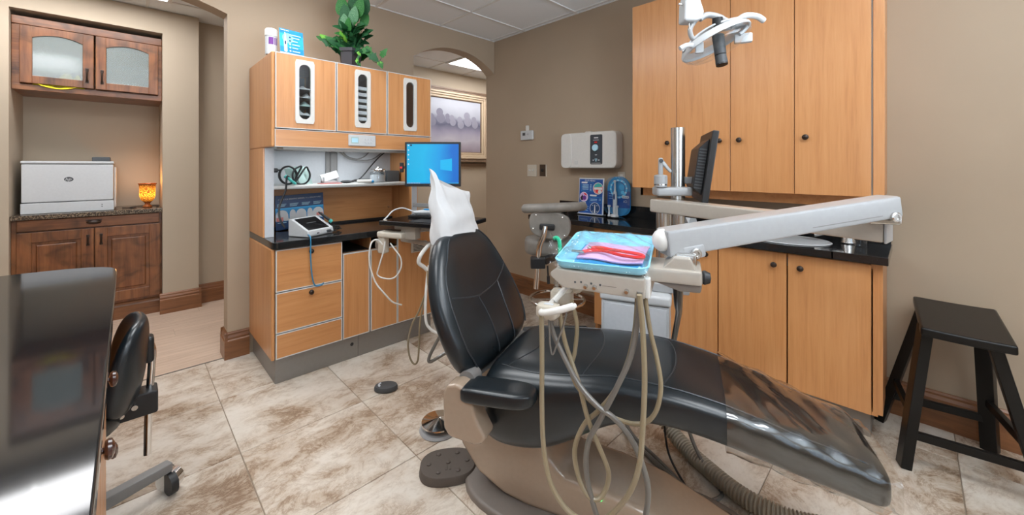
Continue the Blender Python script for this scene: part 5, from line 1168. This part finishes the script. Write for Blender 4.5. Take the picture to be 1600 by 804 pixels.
part('lever_pivot', MB().cyl((.625, .428, 1.395), (.625, .442, 1.395), .009), MT['dgrey'], l_)
part('monitor_mount', MB().bar((.698, .52, 1.30), (.80, .56, 1.30), .03, .034, bev=.006), MT['arm'], t)
# horizontal arm, then the sprung arm coming back to the tray head
a1 = part('lower_arm', MB().bar((.592, .475, 1.179), (1.325, .060, 1.158), .085, .062, .064, .008, seg=2), MT['armbeige'], t, label='straight beige arm from the post')
part('end_cap', MB().bar((1.325, .060, 1.158), (1.331, .0566, 1.158), .088, .066, .066, .002), MT['arm'], a1)
a2 = part('spring_arm', MB().bar((.668, -.33, 1.142), (1.322, .030, 1.246), .075, .080, .066, .008, seg=2), MT['arm'], t, label='grey white sprung arm sloping down to the tray head')
part('arm_joint_line', MB().bar((.70, -.352, 1.124), (1.28, -.035, 1.218), .003, .003, bev=0), MT['mgrey'], a2)
part('knuckle', MB().ball((.667, -.332, 1.150), .030, .030, .034), MT['warmwhite'], a2)
def screw(c, r=.016):
    d = Vector((.48, -.877, 0)).normalized(); c = Vector(c)
    k = part('pivot_screw', MB().lathe([(0, 0), (r, 0), (r, .006), (r * .8, .009), (r * .45, .009), (r * .4, .006), (0, .006)], c, 20, d), MT['steel'], a2)
part('arm_lug', MB().bar((.705, -.314, 1.116), (.770, -.279, 1.127), .070, .046, bev=.010), MT['arm'], a2)
screw((.757, -.326, 1.116)); screw((1.315, -.018, 1.214))
part('arm_end_link', MB().box(1.26, 1.34, .0, .09, 1.188, 1.215, .006).box(1.29, 1.33, .01, .05, 1.19, 1.21, .004), MT['steel'], t)
part('link_block', MB().box(.70, .76, -.36, -.29, 1.08, 1.12, .010), MT['steel'], t)
part('pivot_block', MB().prism([(.668, 1.078), (.758, 1.078), (.742, 1.112), (.700, 1.112)], PZ, -.39, -.27, .004), MT['armbeige'], t)
hd = part('head_arm', MB().box(.622, .772, -.405, -.255, 1.042, 1.082, .008), MT['armbeige'], t)
part('head_keel', MB().prism([(.64, 1.043), (.772, 1.043), (.768, 1.022), (.715, 1.020)], PZ, -.395, -.265, .004), MT['dtan'], hd)
part('brake_knob', MB().lathe([(0, 0), (.018, 0), (.02, .006), (.014, .02), (0, .023)], (.773, -.36, 1.058), 18, (1, 0, 0)), MT['black'], hd)
body = part('tray_head', MB().prism([(.352, 1.035), (.392, 1.004), (.622, .998), (.628, 1.003), (.628, 1.056), (.37, 1.060), (.350, 1.045)], PZ, -.44, -.14, .006, 2), MT['armbeige'], t, label='beige control head under the tray')
decal('control_print', body, (.40, -.440, .990), (1, 0, 0), (0, 0, 1), [('r', .11, .034, .15, .0355, 'dtan')])
for x, z in ((.430, 1.026), (.448, 1.028), (.478, 1.027), (.504, 1.026)): part('indicator_dot', MB().cyl((x, -.4398, z), (x, -.4408, z), .0032, n=12), MT['dgrey'], body)
for x in (.462, .488, .578): part('toggle', MB().cyl((x, -.44, 1.018), (x, -.452, 1.017), .007, .005, 12), MT['steel'], body)
part('side_cover', MB().box(.626, .640, -.43, -.16, 1.0, 1.056, .004), MT['warmwhite'], body)
# handpiece holders with the pieces in them
rail = part('holder_rail', MB().bar((.345, -.44, .938), (.385, -.20, .975), .02, .018), MT['warmwhite'], t)
HP = [(.333, -.440, .932), (.352, -.360, .954), (.368, -.285, .972)]
for i, (p, q, z) in enumerate(HP):
    h = part('handpiece_holder', MB().loft([sring(p + .012, z, 0, 1, .001, .001, 4)] if False else [[Vector((p + .014 + (.036 * s) * math.copysign(abs(math.cos(2 * PI * k / 24)) ** .6, math.cos(2 * PI * k / 24)), q + .028 * s * math.copysign(abs(math.sin(2 * PI * k / 24)) ** .6, math.sin(2 * PI * k / 24)), zz_)) for k in range(24)] for s, zz_ in ((.75, z - .024), (1, z - .014), (1, z + .008), (.9, z + .016), (.3, z + .017))]), MT['cream'], t, True, 50)
    part('slot', MB().box(p + .0, p + .03, q - .006, q + .006, z + .014, z + .019, .002), MT['panelgrey'], h)
part('grip_handle', MB().tube(cl([(.352, -.475, .940), (.338, -.478, .936), (.350, -.485, .938), (.39, -.49, .952), (.432, -.485, .968), (.440, -.478, .970)]), [.006] * 6 + [.010] * 29 + [.007] * 6, 12), MT['warmwhite'], t, label='white grip handle')
part('air_syringe', MB().tube(cl([(.36, -.42, .955), (.385, -.40, .985), (.40, -.39, 1.0)]), .009, 10), MT['warmwhite'], t)
part('clear_tip', MB().cyl((.345, -.35, .985), (.352, -.352, 1.0), .011).cyl((.352, -.352, 1.0), (.355, -.353, 1.006), .006), MT['clearpl'], t)
def hose(pts, q, r, m, lab=None, dq=None):
    P = [(p, q + (dq[i] if dq else .012 * math.sin(i * 1.1)), z) for i, (p, z) in enumerate(pts)]
    part('hose', MB().tube(smoothpath(P, 7), r, 10), MT[m], t, label=lab)
hose([(.335, .928), (.333, .793), (.333, .64), (.343, .527), (.367, .44), (.412, .379), (.463, .351), (.508, .359), (.552, .41), (.592, .485), (.615, .562), (.623, .643), (.628, .782), (.623, .919), (.615, 1.02)], -.47, .0075, 'hosetan', 'long tan hose from the nearest holder')
hose([(.352, .929), (.36, .867), (.396, .797), (.445, .731), (.501, .688), (.546, .663), (.589, .612), (.62, .541), (.636, .468), (.618, .373), (.567, .309), (.519, .327), (.484, .389), (.463, .475), (.471, .566), (.51, .654), (.554, .752), (.591, .844), (.608, .944), (.613, 1.02)], -.45, .0078, 'hosegrey', 'long grey hose with the lowest loop')
hose([(.376, .94), (.39, .845), (.416, .772), (.44, .72), (.468, .632), (.497, .564), (.521, .497), (.524, .457), (.515, .423), (.497, .401), (.47, .406), (.441, .444), (.424, .496), (.43, .545), (.459, .61), (.5, .662), (.544, .728), (.58, .815), (.599, .909), (.606, 1.014)], -.43, .0072, 'hosetan', 'tan hose with the small inner loop')
hose([(.411, .96), (.425, .882), (.419, .803), (.411, .752), (.431, .708), (.474, .669), (.511, .641), (.548, .624), (.593, .626), (.63, .649), (.657, .695), (.667, .76), (.655, .83), (.638, .898), (.628, .969), (.623, 1.025)], -.41, .0065, 'hosetan', 'short tan hose looping to the right')
hose([(.353, .93), (.357, .87), (.359, .833), (.367, .808), (.385, .857), (.405, .918), (.411, .955)], -.46, .0028, 'hosegrey', 'thin clear tube', [0] * 7)
part('supply_hose', MB().tube(cl([(.715, -.33, 1.03), (.712, -.1, .88), (.709, .2, .76), (.700, .36, .66), (.686, .42, .56), (.67, .40, .45), (.665, .36, .3)]), .010, 10), MT['hosegrey'], t)
part('power_cord', MB().tube(cl([(.70, -.34, 1.03), (.70, -.1, .885), (.698, .2, .765), (.690, .37, .66), (.677, .43, .56), (.66, .41, .45), (.655, .36, .3)]), .0055, 8), MT['black'], t)
# ------------------------------------------------------------------ tray and what lies on it
SL = .042 / .30
def tz(q, d=0.0): return 1.061 + SL * (q + .44) + d
tr = cthing('instrument_tray', 'light blue instrument tray sealed in clear film on the delivery head', 'tray', .50, -.29, 1.08)
rings = []
for s, d in ((.90, .0), (.97, .003), (1.0, .014), (1.03, .025), (1.0, .0255), (.965, .016), (.93, .006), (.86, .0045), (.2, .0045)):
    R_ = rrect(.5 - .134 * s, .5 + .134 * s, -.292 - .15 * s, -.292 + .15 * s, .03 * s)
    rings.append([Vector((x, y, tz(y, d))) for x, y in R_])
part('tray', MB().loft(rings), MT['sky'], tr, True, 60)
def film(a, b):
    x, y = .362 + .276 * a, -.445 + .306 * b; e = min(a, 1 - a, b, 1 - b)
    h = .026 + .014 * min(1, e * 5) + .005 * math.sin(23 * a + 9 * b) * math.sin(11 * b + 2) + .004 * math.sin(40 * a * b + 3)
    if e < .02: h = .004 + .004 * math.sin(31 * a + 17 * b)
    return Vector((x, y, tz(y, h)))
part('cling_film', MB().sheet(film, 40, 34), MT['film'], tr, True, 60)
r3 = lambda q, d: tz(q, d)
m = MB().sheet(lambda a, b: Vector((.415 + .20 * a, -.405 + .16 * b, tz(-.405 + .16 * b, .0095 + .004 * math.sin(6 * a + 2 * b)))), 20, 10, .003)
o = cthing('blue_napkin', 'deep blue napkin lying lowest in the light blue tray', 'napkin', .5, -.33, 1.09); part('sheet', m, MT['blue'], o)
m = MB().sheet(lambda a, b: Vector((.420 + .195 * a + .01 * b, -.385 + .15 * b, tz(-.385 + .15 * b, .018 + .003 * math.sin(7 * a) + .004 * math.sin(PI * b)))), 20, 12, .004)
o = cthing('lilac_bib', 'folded lilac paper bib in the blue tray under the red holder', 'bib', .5, -.32, 1.1); part('paper', m, MT['lilac'], o)
o = cthing('red_bib_clip', 'bright red plastic bib clip strap on the lilac bib in the tray', 'bib clip', .52, -.33, 1.115)
P = [(.447, -.335), (.475, -.322), (.52, -.335), (.56, -.338), (.605, -.345), (.617, -.362), (.60, -.375), (.55, -.372), (.50, -.350), (.46, -.352), (.435, -.365)]
part('strap', MB().tube(smoothpath([(a, b, tz(b, .031 + .002 * math.sin(i))) for i, (a, b) in enumerate(P)], 6), .0052, 8), MT['red'], o)
part('clip', MB().box(.400, .44, -.372, -.358, tz(-.365, .026), tz(-.365, .033), .002).cyl((.455, -.335, tz(-.33, .03)), (.445, -.332, tz(-.33, .034)), .006), MT['steel'], o)
o = cthing('green_ejector', 'bagged green suction tip beside the left corner of the blue tray', 'suction tip', .345, -.32, 1.08)
part('tip', MB().tube(cl([(.352, -.335, 1.075), (.350, -.33, 1.10), (.345, -.322, 1.122), (.335, -.318, 1.13), (.325, -.318, 1.126)]), .0065, 10), MT['green'], o)
part('bag', MB().sheet(lambda a, b: Vector((.318 + .05 * a, -.345 + .01 * math.sin(9 * b + 4 * a), 1.045 + .10 * b + .006 * math.sin(12 * a))), 10, 14), MT['film'], o)
part('holder', MB().cyl((.358, -.335, .985), (.352, -.335, 1.075), .010), MT['warmwhite'], o)
# ------------------------------------------------------------------ second monitor, seen from its side, and the operating light
t = thing('side_monitor', 'black flat monitor seen edge on beside the steel post', 'monitor', (2.05, .755, 1.20), rotz=math.radians(27.5))
SM = Matrix.Rotation(math.radians(8), 4, 'X')
def smb(): return MB()
m = MB().box(-.19, .19, -.014, .014, 0, .335, .005, 2, SM); part('screen_case', m, MT['black'], t)
m = MB().prism([(-.014, .03), (-.014, .30), (-.055, .25), (-.055, .06)], lambda x, y, a: (a, -x - .0, y), -.15, .15, .006)
bk = bpy.data.meshes.new('x')
m.bm.transform(SM); part('back_housing', m, MT['black'], t)
m = MB()
for i in range(14): m.box(-.1515, -.149, .018, .050, .06 + i * .014, .066 + i * .014, 0, 1, SM)
o = part('cooling_slots', m, MT['dgrey'], t, False); o['kind'] = 'stuff'
part('cable', MB().tube(cl([(-.02, .06, .06), (-.02, .085, .0), (-.03, .08, -.06), (-.08, .06, -.12)]), .006, 8).tube(cl([(.02, .06, .06), (.01, .09, .02), (-.02, .09, -.06), (-.06, .07, -.14)]), .005, 8), MT['mgrey'], t)
t = cthing('operating_light', 'white overhead dental light with curved handles and a clear shield', 'dental light', .835, .10, 1.80)
LX, LY, LZ = .835, .10, 1.83
rt_ = Vector((.40, .18, 0)).normalized()       # horizontal axis of the lamp head as it hangs
fw_ = Vector((-rt_.y, rt_.x, 0))
def L3(x, y, z): return Vector((LX, LY, LZ)) + rt_ * x + fw_ * y + Vector((0, 0, z))
part('arm_joint', MB().prism([(-.130, .085), (-.128, .155), (-.118, .20), (-.085, .21), (-.055, .12), (-.062, .092), (-.085, .083)], lambda x, y, a: L3(x, a, y), -.03, .03, .008, 3), MT['white'], t)
part('drop_arm', MB().tube([L3(-.10, 0, .19), L3(-.115, .02, .60), L3(-.12, .05, .977)], .022, 14), MT['white'], t)
part('switch_pin', MB().cyl(L3(-.105, -.01, .09), L3(-.102, -.01, .045), .0025), MT['steel'], t)
part('side_pin', MB().cyl(L3(-.13, -.01, .15), L3(-.145, -.012, .152), .004), MT['steel'], t)
part('yoke', MB().tube(cl([L3(-.06, 0, .10), L3(-.03, 0, .115), L3(.01, -.0, .108), L3(.045, -.01, .085), L3(.06, -.02, .06)]), [.012] * 20 + [.010] * 13, 12).tube(cl([L3(-.075, 0, .095), L3(-.098, -.005, .06), L3(-.09, -.005, .025), L3(-.06, -.01, .0)]), .009, 12), MT['arm'], t)
part('handle', MB().tube(cl([L3(.055, -.03, .072), L3(.09, -.035, .098), L3(.135, -.035, .098), L3(.168, -.03, .082)]), [.011] * 24 + [.009], 12).tube(cl([L3(.105, -.03, .085), L3(.10, -.03, .055), L3(.075, -.03, .032)]), .007, 10), MT['white'], t)
part('handle', MB().tube(cl([L3(-.10, -.03, -.01), L3(-.125, -.03, -.01), L3(-.148, -.03, -.022)]), .009, 12), MT['white'], t)
# reflector shell: a tilted shallow bowl open downwards, clear shield below
ax = (fw_ * -.35 + rt_ * .38 + Vector((0, 0, -1))).normalized()
part('reflector', MB().loft([[L3(-.005, 0, .02) + (Vector((0, 0, 1)).rotation_difference(-ax).to_matrix() @ Vector((.130 * r * math.cos(2 * PI * k / 32), .085 * r * math.sin(2 * PI * k / 32), z))) for k in range(32)] for r, z in ((.86, .015), (.92, .011), (1.0, -.006), (1.0, -.014), (.96, -.014), (.90, .002), (.85, .010), (.86, .015))], False), MT['white'], t, True, 60)
part('back_dome', MB().loft([[L3(-.005, 0, .02) + (Vector((0, 0, 1)).rotation_difference(-ax).to_matrix() @ Vector((.130 * r * math.cos(2 * PI * k / 32), .085 * r * math.sin(2 * PI * k / 32), z))) for k in range(32)] for r, z in ((.86, .013), (.7, .026), (.4, .036), (.1, .038))]), MT['clearpl'], t, True, 60)
part('top_band', MB().sheet(lambda a, b: L3(-.005, 0, .02) + (Vector((0, 0, 1)).rotation_difference(-ax).to_matrix() @ Vector((.130 * (a * 2 - 1) * .92, (b - .5) * .085, .042 - .036 * (a * 2 - 1) ** 2))), 16, 3, .006), MT['white'], t)
part('shield', MB().loft([[L3(-.005, 0, .02) + (Vector((0, 0, 1)).rotation_difference(-ax).to_matrix() @ Vector((.129 * r * math.cos(2 * PI * k / 32), .084 * r * math.sin(2 * PI * k / 32), z))) for k in range(32)] for r, z in ((1.0, -.009), (.96, -.03), (.8, -.048), (.5, -.056), (.1, -.058))]), MT['clearpl'], t, True, 60)
part('lamp_module', MB().cyl(L3(.0, -.02, .05), L3(-.005, -.025, .095), .020, .018, 16), MT['black'], t)
part('lamp_barrel', MB().cyl(L3(.0, -.02, .03), L3(.004, -.03, -.045), .021, .020).cyl(L3(.004, -.03, -.047), L3(.007, -.033, -.078), .0195, .021), MT['dgrey'], t)
part('lens', MB().cyl(L3(.007, -.033, -.079), L3(.0075, -.034, -.084), .0205), MT['blackgloss'], t)
part('bulb_bracket', MB().box(-.014, .014, -.01, .01, -.02, .02, .004, 2, Matrix.Translation(L3(-.075, -.03, -.02))).box(-.03, .03, -.012, .012, -.018, .018, .006, 2, Matrix.Translation(L3(.095, -.02, .02))), MT['white'], t)
# ------------------------------------------------------------------ foot controls on the floor
def W3(u, v, z=0): return (u, v, z)
t = thing('foot_pedal', 'small dark oval foot pedal alone on the floor tiles', 'foot pedal', (1.135, 2.265, 0), rotz=math.radians(-38))
part('shell', MB().loft([[Vector((.070 * r * math.cos(2 * PI * k / 32), .048 * r * math.sin(2 * PI * k / 32), z)) for k in range(32)] for r, z in ((.9, .0005), (1, .006), (1, .02), (.92, .03), (.5, .033), (.1, .033))]), MT['dgrey'], t, True, 50)
part('mark', MB().tube([(-.03 + .012 * math.cos(a), .0 + .018 * math.sin(a), .0325) for a in [PI * .6 + PI * .9 * k / 8 for k in range(9)]], .006, 6), MT['panelgrey'], t)
t = thing('disc_pedal', 'round shiny chrome disc foot control behind the chair', 'foot control', (1.165, 1.735, 0))
part('base', MB().lathe([(0, .0005), (.10, .0005), (.102, .004), (.095, .014), (.02, .016), (0, .016)], (1.165, 1.735, 0), 36), MT['arm'], t)
part('stem', MB().cyl((1.165, 1.735, .014), (1.165, 1.735, .035), .03), MT['dgrey'], t)
part('disc', MB().lathe([(0, .034), (.085, .034), (.092, .038), (.090, .044), (.03, .056), (.008, .060), (0, .060)], (1.165, 1.735, 0), 40), MT['chrome'], t, True, 20)
t = thing('rubber_pedal', 'brown studded rubber foot control beside the chair base', 'foot control', (1.035, 1.47, 0), rotz=math.radians(-35))
part('base', MB().loft([[Vector((.125 * r * math.copysign(abs(math.cos(2 * PI * k / 36)) ** .8, math.cos(2 * PI * k / 36)), .095 * r * math.copysign(abs(math.sin(2 * PI * k / 36)) ** .75, math.sin(2 * PI * k / 36)), z)) for k in range(36)] for r, z in ((1.0, .0005), (1.02, .008), (.99, .03), (.95, .036), (.3, .036))]), MT['pedal'], t, True, 45)
for k in range(7):
    a = 2 * PI * k / 6; c = (0, 0) if k == 6 else (.085 * math.cos(a), .062 * math.sin(a))
    part('stud', MB().lathe([(0, .035), (.011, .035), (.010, .0395), (.006, .041), (0, .041)], (c[0], c[1], 0), 12), MT['pedal'], t)
for x in (-.008, .008): part('raised_mark', MB().box(x - .005, x + .005, -.045, -.022, .035, .038, .001), MT['pedal'], t)
# floor hoses behind the chair
def spiral_hose(path, r, pitch):
    P = smoothpath(path, 40); out = []; acc = 0
    prof = []
    L_ = [0]
    for a, b in zip(P, P[1:]): L_.append(L_[-1] + (b - a).length)
    n = int(L_[-1] / pitch) * 4; j = 0; pts = []; rs = []
    for i in range(n + 1):
        s = L_[-1] * i / n
        while j < len(L_) - 2 and L_[j + 1] < s: j += 1
        f = (s - L_[j]) / max(L_[j + 1] - L_[j], 1e-9); pts.append(P[j].lerp(P[j + 1], f)); rs.append(r * (1.0 if i % 4 in (0, 1) else .80))
    return MB().tube(pts, rs, 14)
m = spiral_hose([(1.96, 1.02, .30), (1.93, .90, .12), (1.885, .76, .045), (1.82, .615, .038), (1.78, .50, .038), (1.775, .40, .038), (1.80, .30, .038), (1.86, .2, .038)], .036, .0135)
solo('corrugated_hose', m, MT['ribhose'], 'thick ribbed vacuum hose on the floor under the leg rest', 'hose', (1.8, .55, 0), ang=60)
m = MB().tube(cl([(1.84, 1.10, .05), (1.80, 1.0, .012), (1.745, .86, .011), (1.685, .70, .011), (1.62, .56, .011)]), .010, 8)
solo('brown_floor_hose', m, MT['hosegrey'], 'brown hose running straight along the floor behind the chair base', 'hose', (1.7, .85, 0))
m = MB().tube(cl([(1.87, 1.08, .05), (1.825, .99, .011), (1.765, .84, .010), (1.70, .70, .010), (1.668, .615, .010), (1.70, .575, .010), (1.765, .558, .010), (1.80, .60, .02), (1.84, .69, .09), (1.87, .76, .2)]), .0085, 8)
solo('brown_floor_hose', m, MT['hosegrey'], 'brown hose bent sharply back on the floor against the ribbed hose', 'hose', (1.72, .75, 0))
m = MB().tube(cl([(1.80, .83, .36), (1.795, .82, .2), (1.78, .79, .05), (1.70, .68, .0055), (1.62, .60, .0055)]), .005, 8)
solo('black_floor_cord', m, MT['black'], 'thin black cord dropping to the floor behind the chair base', 'cord', (1.68, .7, 0))
# ------------------------------------------------------------------ assistant stool
t = thing('assistant_stool', 'grey padded assistant stool with curved arm bar at the counter knee space', 'stool', (2.295, 1.935, 0), rotz=math.radians(-44.4))
# local x to the right along the picture, y away from the viewer
def pad(pts, y0, y1, r): return MB().prism(pts, lambda x, y, a: (x, a, y), y0, y1, r, 3)
oval = [(.150 * math.copysign(abs(math.cos(2 * PI * k / 28)) ** .75, math.cos(2 * PI * k / 28)), .102 * math.copysign(abs(math.sin(2 * PI * k / 28)) ** .75, math.sin(2 * PI * k / 28))) for k in range(28)]
cx, cz = -.015, .945
b_ = part('backrest', pad([(cx + x, cz + y - .12 * x) for x, y in oval], -.155, -.11, .010), MT['greyvinyl'], t, label='grey vinyl back pad with buttons')
part('cushion', pad([(cx + .012 + x, cz + y - .12 * x) for x, y in oval], -.112, -.06, .018), MT['greyvinyl'], b_)
for x, y in ((.09, .065), (.105, -.065), (-.10, .06), (-.12, -.04)): part('button', MB().ball((cx + x, -.156, cz + y - .12 * x), .007, .004, .007), MT['chrome'], b_)
part('bracket', MB().bar((cx - .075, -.165, cz - .01), (cx + .035, -.165, cz - .015), .02, .045, bev=.01), MT['black'], t)
part('back_rod', MB().tube(cl([(cx - .035, -.172, .94), (cx - .045, -.178, .88), (cx - .075, -.175, .80), (cx - .085, -.165, .70), (cx - .09, -.16, .60), (cx - .10, -.158, .49)]), .020, 12), MT['chrome'], t)
part('adjuster_block', MB().box(-.155, -.05, -.20, -.12, .640, .715, .008).bar((-.06, -.15, .685), (.12, -.02, .725), .05, .05, bev=.008), MT['black'], t)
part('lever', MB().cyl((-.035, -.185, .66), (-.03, -.19, .575), .006).cyl((-.03, -.19, .59), (-.028, -.192, .535), .011), MT['black'], t)
m = MB().loft([[Vector((.0 + .19 * s * math.copysign(abs(math.cos(2 * PI * k / 32)) ** .75, math.cos(2 * PI * k / 32)), .06 + .165 * s * math.copysign(abs(math.sin(2 * PI * k / 32)) ** .75, math.sin(2 * PI * k / 32)), z)) for k in range(32)] for s, z in ((.85, .70), (.97, .712), (1, .74), (1, .79), (.96, .812), (.8, .822), (.2, .824))])
part('seat', m, MT['greyvinyl'], t, True, 60)
part('arm_bar', MB().tube(cl([(-.20, -.10, 1.055), (-.17, -.13, 1.062), (-.08, -.15, 1.066), (.05, -.15, 1.072), (.16, -.11, 1.072), (.235, -.03, 1.066), (.255, .03, 1.062)]), [.026] * 4 + [.034] * 41 + [.034, .032, .028, .02], 14), MT['greyvinyl'], t, label='grey padded curved arm bar')
part('arm_post', MB().tube(cl([(.10, -.12, 1.04), (.13, -.02, .96), (.12, .05, .85), (.08, .06, .70)]), .016, 10), MT['black'], t)
part('column', MB().cyl((.06, .06, .10), (.06, .06, .44), .028).cyl((.06, .06, .40), (.06, .06, .70), .018), MT['steel'], t)
part('foot_ring', MB().tube([(.06 + .21 * math.cos(2 * PI * k / 40), .06 + .21 * math.sin(2 * PI * k / 40), .34) for k in range(40)], .011, 10, True).bar((-.15, .06, .34), (.27, .06, .34), .012, .012, bev=.002), MT['chrome'], t)
for k in range(5):
    a = 2 * PI * k / 5 + .35; ex_ = (.06 + .27 * math.cos(a), .06 + .27 * math.sin(a), .075)
    part('leg', MB().bar((.06, .06, .11), ex_, .05, .045, .03, .008), MT['dgrey'], t)
    c = part('caster', MB().cyl((ex_[0] - .012, ex_[1], .03), (ex_[0] + .012, ex_[1], .03), .0295), MT['black'], t)
    part('caster_stem', MB().cyl((ex_[0], ex_[1], .03), (ex_[0], ex_[1], .07), .008), MT['chrome'], c)
# ------------------------------------------------------------------ black wooden stool against wall_right
t = thing('wooden_stool', 'black painted wooden stool with splayed legs against the taupe wall', 'stool', (2.73, -.13, 0))
m = MB()
def seatf(a, b):
    u = 2.485 + .49 * a; v = .005 - .265 * b - .012 * (1 - a) * 2 - .014 * a * b
    return Vector((u, v, .672 + .003 * (2 * b - 1) ** 2 + .02 * (a - .5)))
top = [[seatf(i / 10, j / 10) for j in range(11)] for i in range(11)]
m.sheet(lambda a, b: seatf(a, b), 12, 12, .038)
st_ = part('seat', m, MT['blackwood'], t, True, 40)
md = st_.modifiers.new('bevel', 'BEVEL'); md.width = .008; md.segments = 3; md.limit_method = 'ANGLE'
feet = [((2.54, .035), (2.565, -.035)), ((2.915, .13), (2.88, -.03)), ((2.975, -.255), (2.90, -.225)), ((2.60, -.375), (2.585, -.225))]
for (f_, h_) in feet:
    part('leg', MB().bar((f_[0], f_[1], .0), (h_[0], h_[1], .655), .058, .040, .040, .004), MT['blackwood'], t)
m1 = lambda i, z: Vector((feet[i][0][0] + (feet[i][1][0] - feet[i][0][0]) * z / .655, feet[i][0][1] + (feet[i][1][1] - feet[i][0][1]) * z / .655, z))
part('stretcher', MB().bar(m1(0, .155), m1(3, .155), .022, .036, bev=.003), MT['blackwood'], t)
part('stretcher', MB().bar(m1(1, .155), m1(2, .155), .022, .036, bev=.003), MT['blackwood'], t)
part('stretcher', MB().bar(m1(0, .24), m1(1, .24), .022, .036, bev=.003), MT['blackwood'], t)
part('stretcher', MB().bar(m1(3, .24), m1(2, .24), .022, .036, bev=.003), MT['blackwood'], t)
# ------------------------------------------------------------------ glossy black desk counter at the left
t = thing('desk_counter', 'glossy black desk counter with wooden drawers at the left edge of the photo', 'desk', (-.45, 1.6, 0))
pl = [(-.033, -.9), (-.031, 2.50), (-.034, 2.56), (-.045, 2.605), (-.075, 2.645), (-.12, 2.68), (-.20, 2.712), (-.30, 2.728), (-.5, 2.745), (-.92, 2.75), (-.92, -.9)]
part('desktop', MB().prism(pl, XY, .862, .900, .006, 2), MT['desktop'], t, True, 40)
part('body', MB().box(-.90, -.072, -.88, 1.76, .10, .861).box(-.90, -.82, 1.76, 2.68, 0, .861).box(-.90, -.12, 2.62, 2.66, 0, .861), MT['maple'], t, False)
part('plinth', MB().box(-.90, -.14, -.88, 1.60, 0, .10), MT['dtan'], t, False)
for a, b in ((-.86, -.50), (-.49, -.12), (-.11, .24), (.25, .61), (.62, .98), (.99, 1.37), (1.38, 1.74)):
    for i, (z0, z1) in enumerate(((.70, .855), (.46, .69), (.12, .45))):
        d = part('drawer', MB().box(-.0715, -.046, a, b, z0, z1, .003), MT['mapleh'], t, False)
        if b > 0.5: knob(d, (-.046, (a + b) / 2, .778 if i == 0 else .578 if i == 1 else .36), (1, 0, 0), 'knobred', .021)
# ------------------------------------------------------------------ doctor stool tucked under the desk
t = thing('doctor_stool', 'black leather stool with a wrap-around back pushed under the left desk', 'stool', (-.20, 2.06, 0))
m = MB().loft([[Vector((-.21 + .205 * s * math.cos(2 * PI * k / 32), 2.06 + .205 * s * math.sin(2 * PI * k / 32), z)) for k in range(32)] for s, z in ((.88, .43), (.98, .44), (1.0, .465), (.99, .50), (.93, .52), (.7, .53), (.2, .53))])
part('seat', m, MT['leather'], t, True, 60)
R_ = []
for i in range(13):
    a = -1 + 2 * i / 12; v = 2.055 + .17 * a; e = (1 - min(1, abs(a)) ** 3.5) ** .5 if abs(a) < .99 else .25; uo = .016 - .045 * a * a; h = .165 * (.45 + .55 * e); th = .040 * (.4 + .6 * e)
    zc = .640
    R_.append([Vector((uo + th * math.copysign(abs(math.cos(2 * PI * k / 24)) ** .8, math.cos(2 * PI * k / 24)) + .022 * math.sin(2 * PI * k / 24), v, zc + h * math.copysign(abs(math.sin(2 * PI * k / 24)) ** .8, math.sin(2 * PI * k / 24)))) for k in range(24)])
bk_ = part('backrest', MB().loft(R_), MT['leather'], t, True, 60, sub=1)
part('back_mount', MB().box(.045, .075, 2.03, 2.09, .62, .72, .012, 3), MT['black'], t)
part('back_rod', MB().tube(cl([(.062, 2.06, .69), (.070, 2.06, .66), (.068, 2.06, .60), (.062, 2.055, .50), (.058, 2.05, .40), (.056, 2.05, .27)]), .012, 12), MT['chrome'], t)
ab = part('adjuster_block', MB().box(-.06, .085, 2.00, 2.085, .44, .525, .008).box(-.22, -.05, 2.03, 2.08, .40, .43, .004), MT['black'], t)
for x, z in ((.02, .485), (-.015, .468)): part('bolt', MB().cyl((x, 2.0, z), (x, 1.994, z), .009), MT['steel'], ab)
part('column', MB().cyl((-.21, 2.06, .09), (-.21, 2.06, .43), .025), MT['steel'], t)
for k in range(5):
    a = math.radians(23) + 2 * PI * k / 5; c = (-.21 + .37 * math.cos(a), 2.06 + .37 * math.sin(a))
    part('leg', MB().bar((-.21, 2.06, .115), (c[0], c[1], .105), .046, .055, .036, .006), MT['mgrey' if k == 0 else 'dgrey'], t)
    cs = part('caster', MB().cyl((c[0] - .012, c[1] - .030, .043), (c[0] + .012, c[1] - .022, .043), .0425).cyl((c[0] - .012, c[1] + .022, .043), (c[0] + .012, c[1] + .030, .043), .0425), MT['black'], t)
    part('caster_hood', MB().cyl((c[0] - .010, c[1] - .014, .045), (c[0] + .010, c[1] + .014, .045), .045).cyl((c[0], c[1], .045), (c[0], c[1], .095), .010), MT['chrome'], cs)
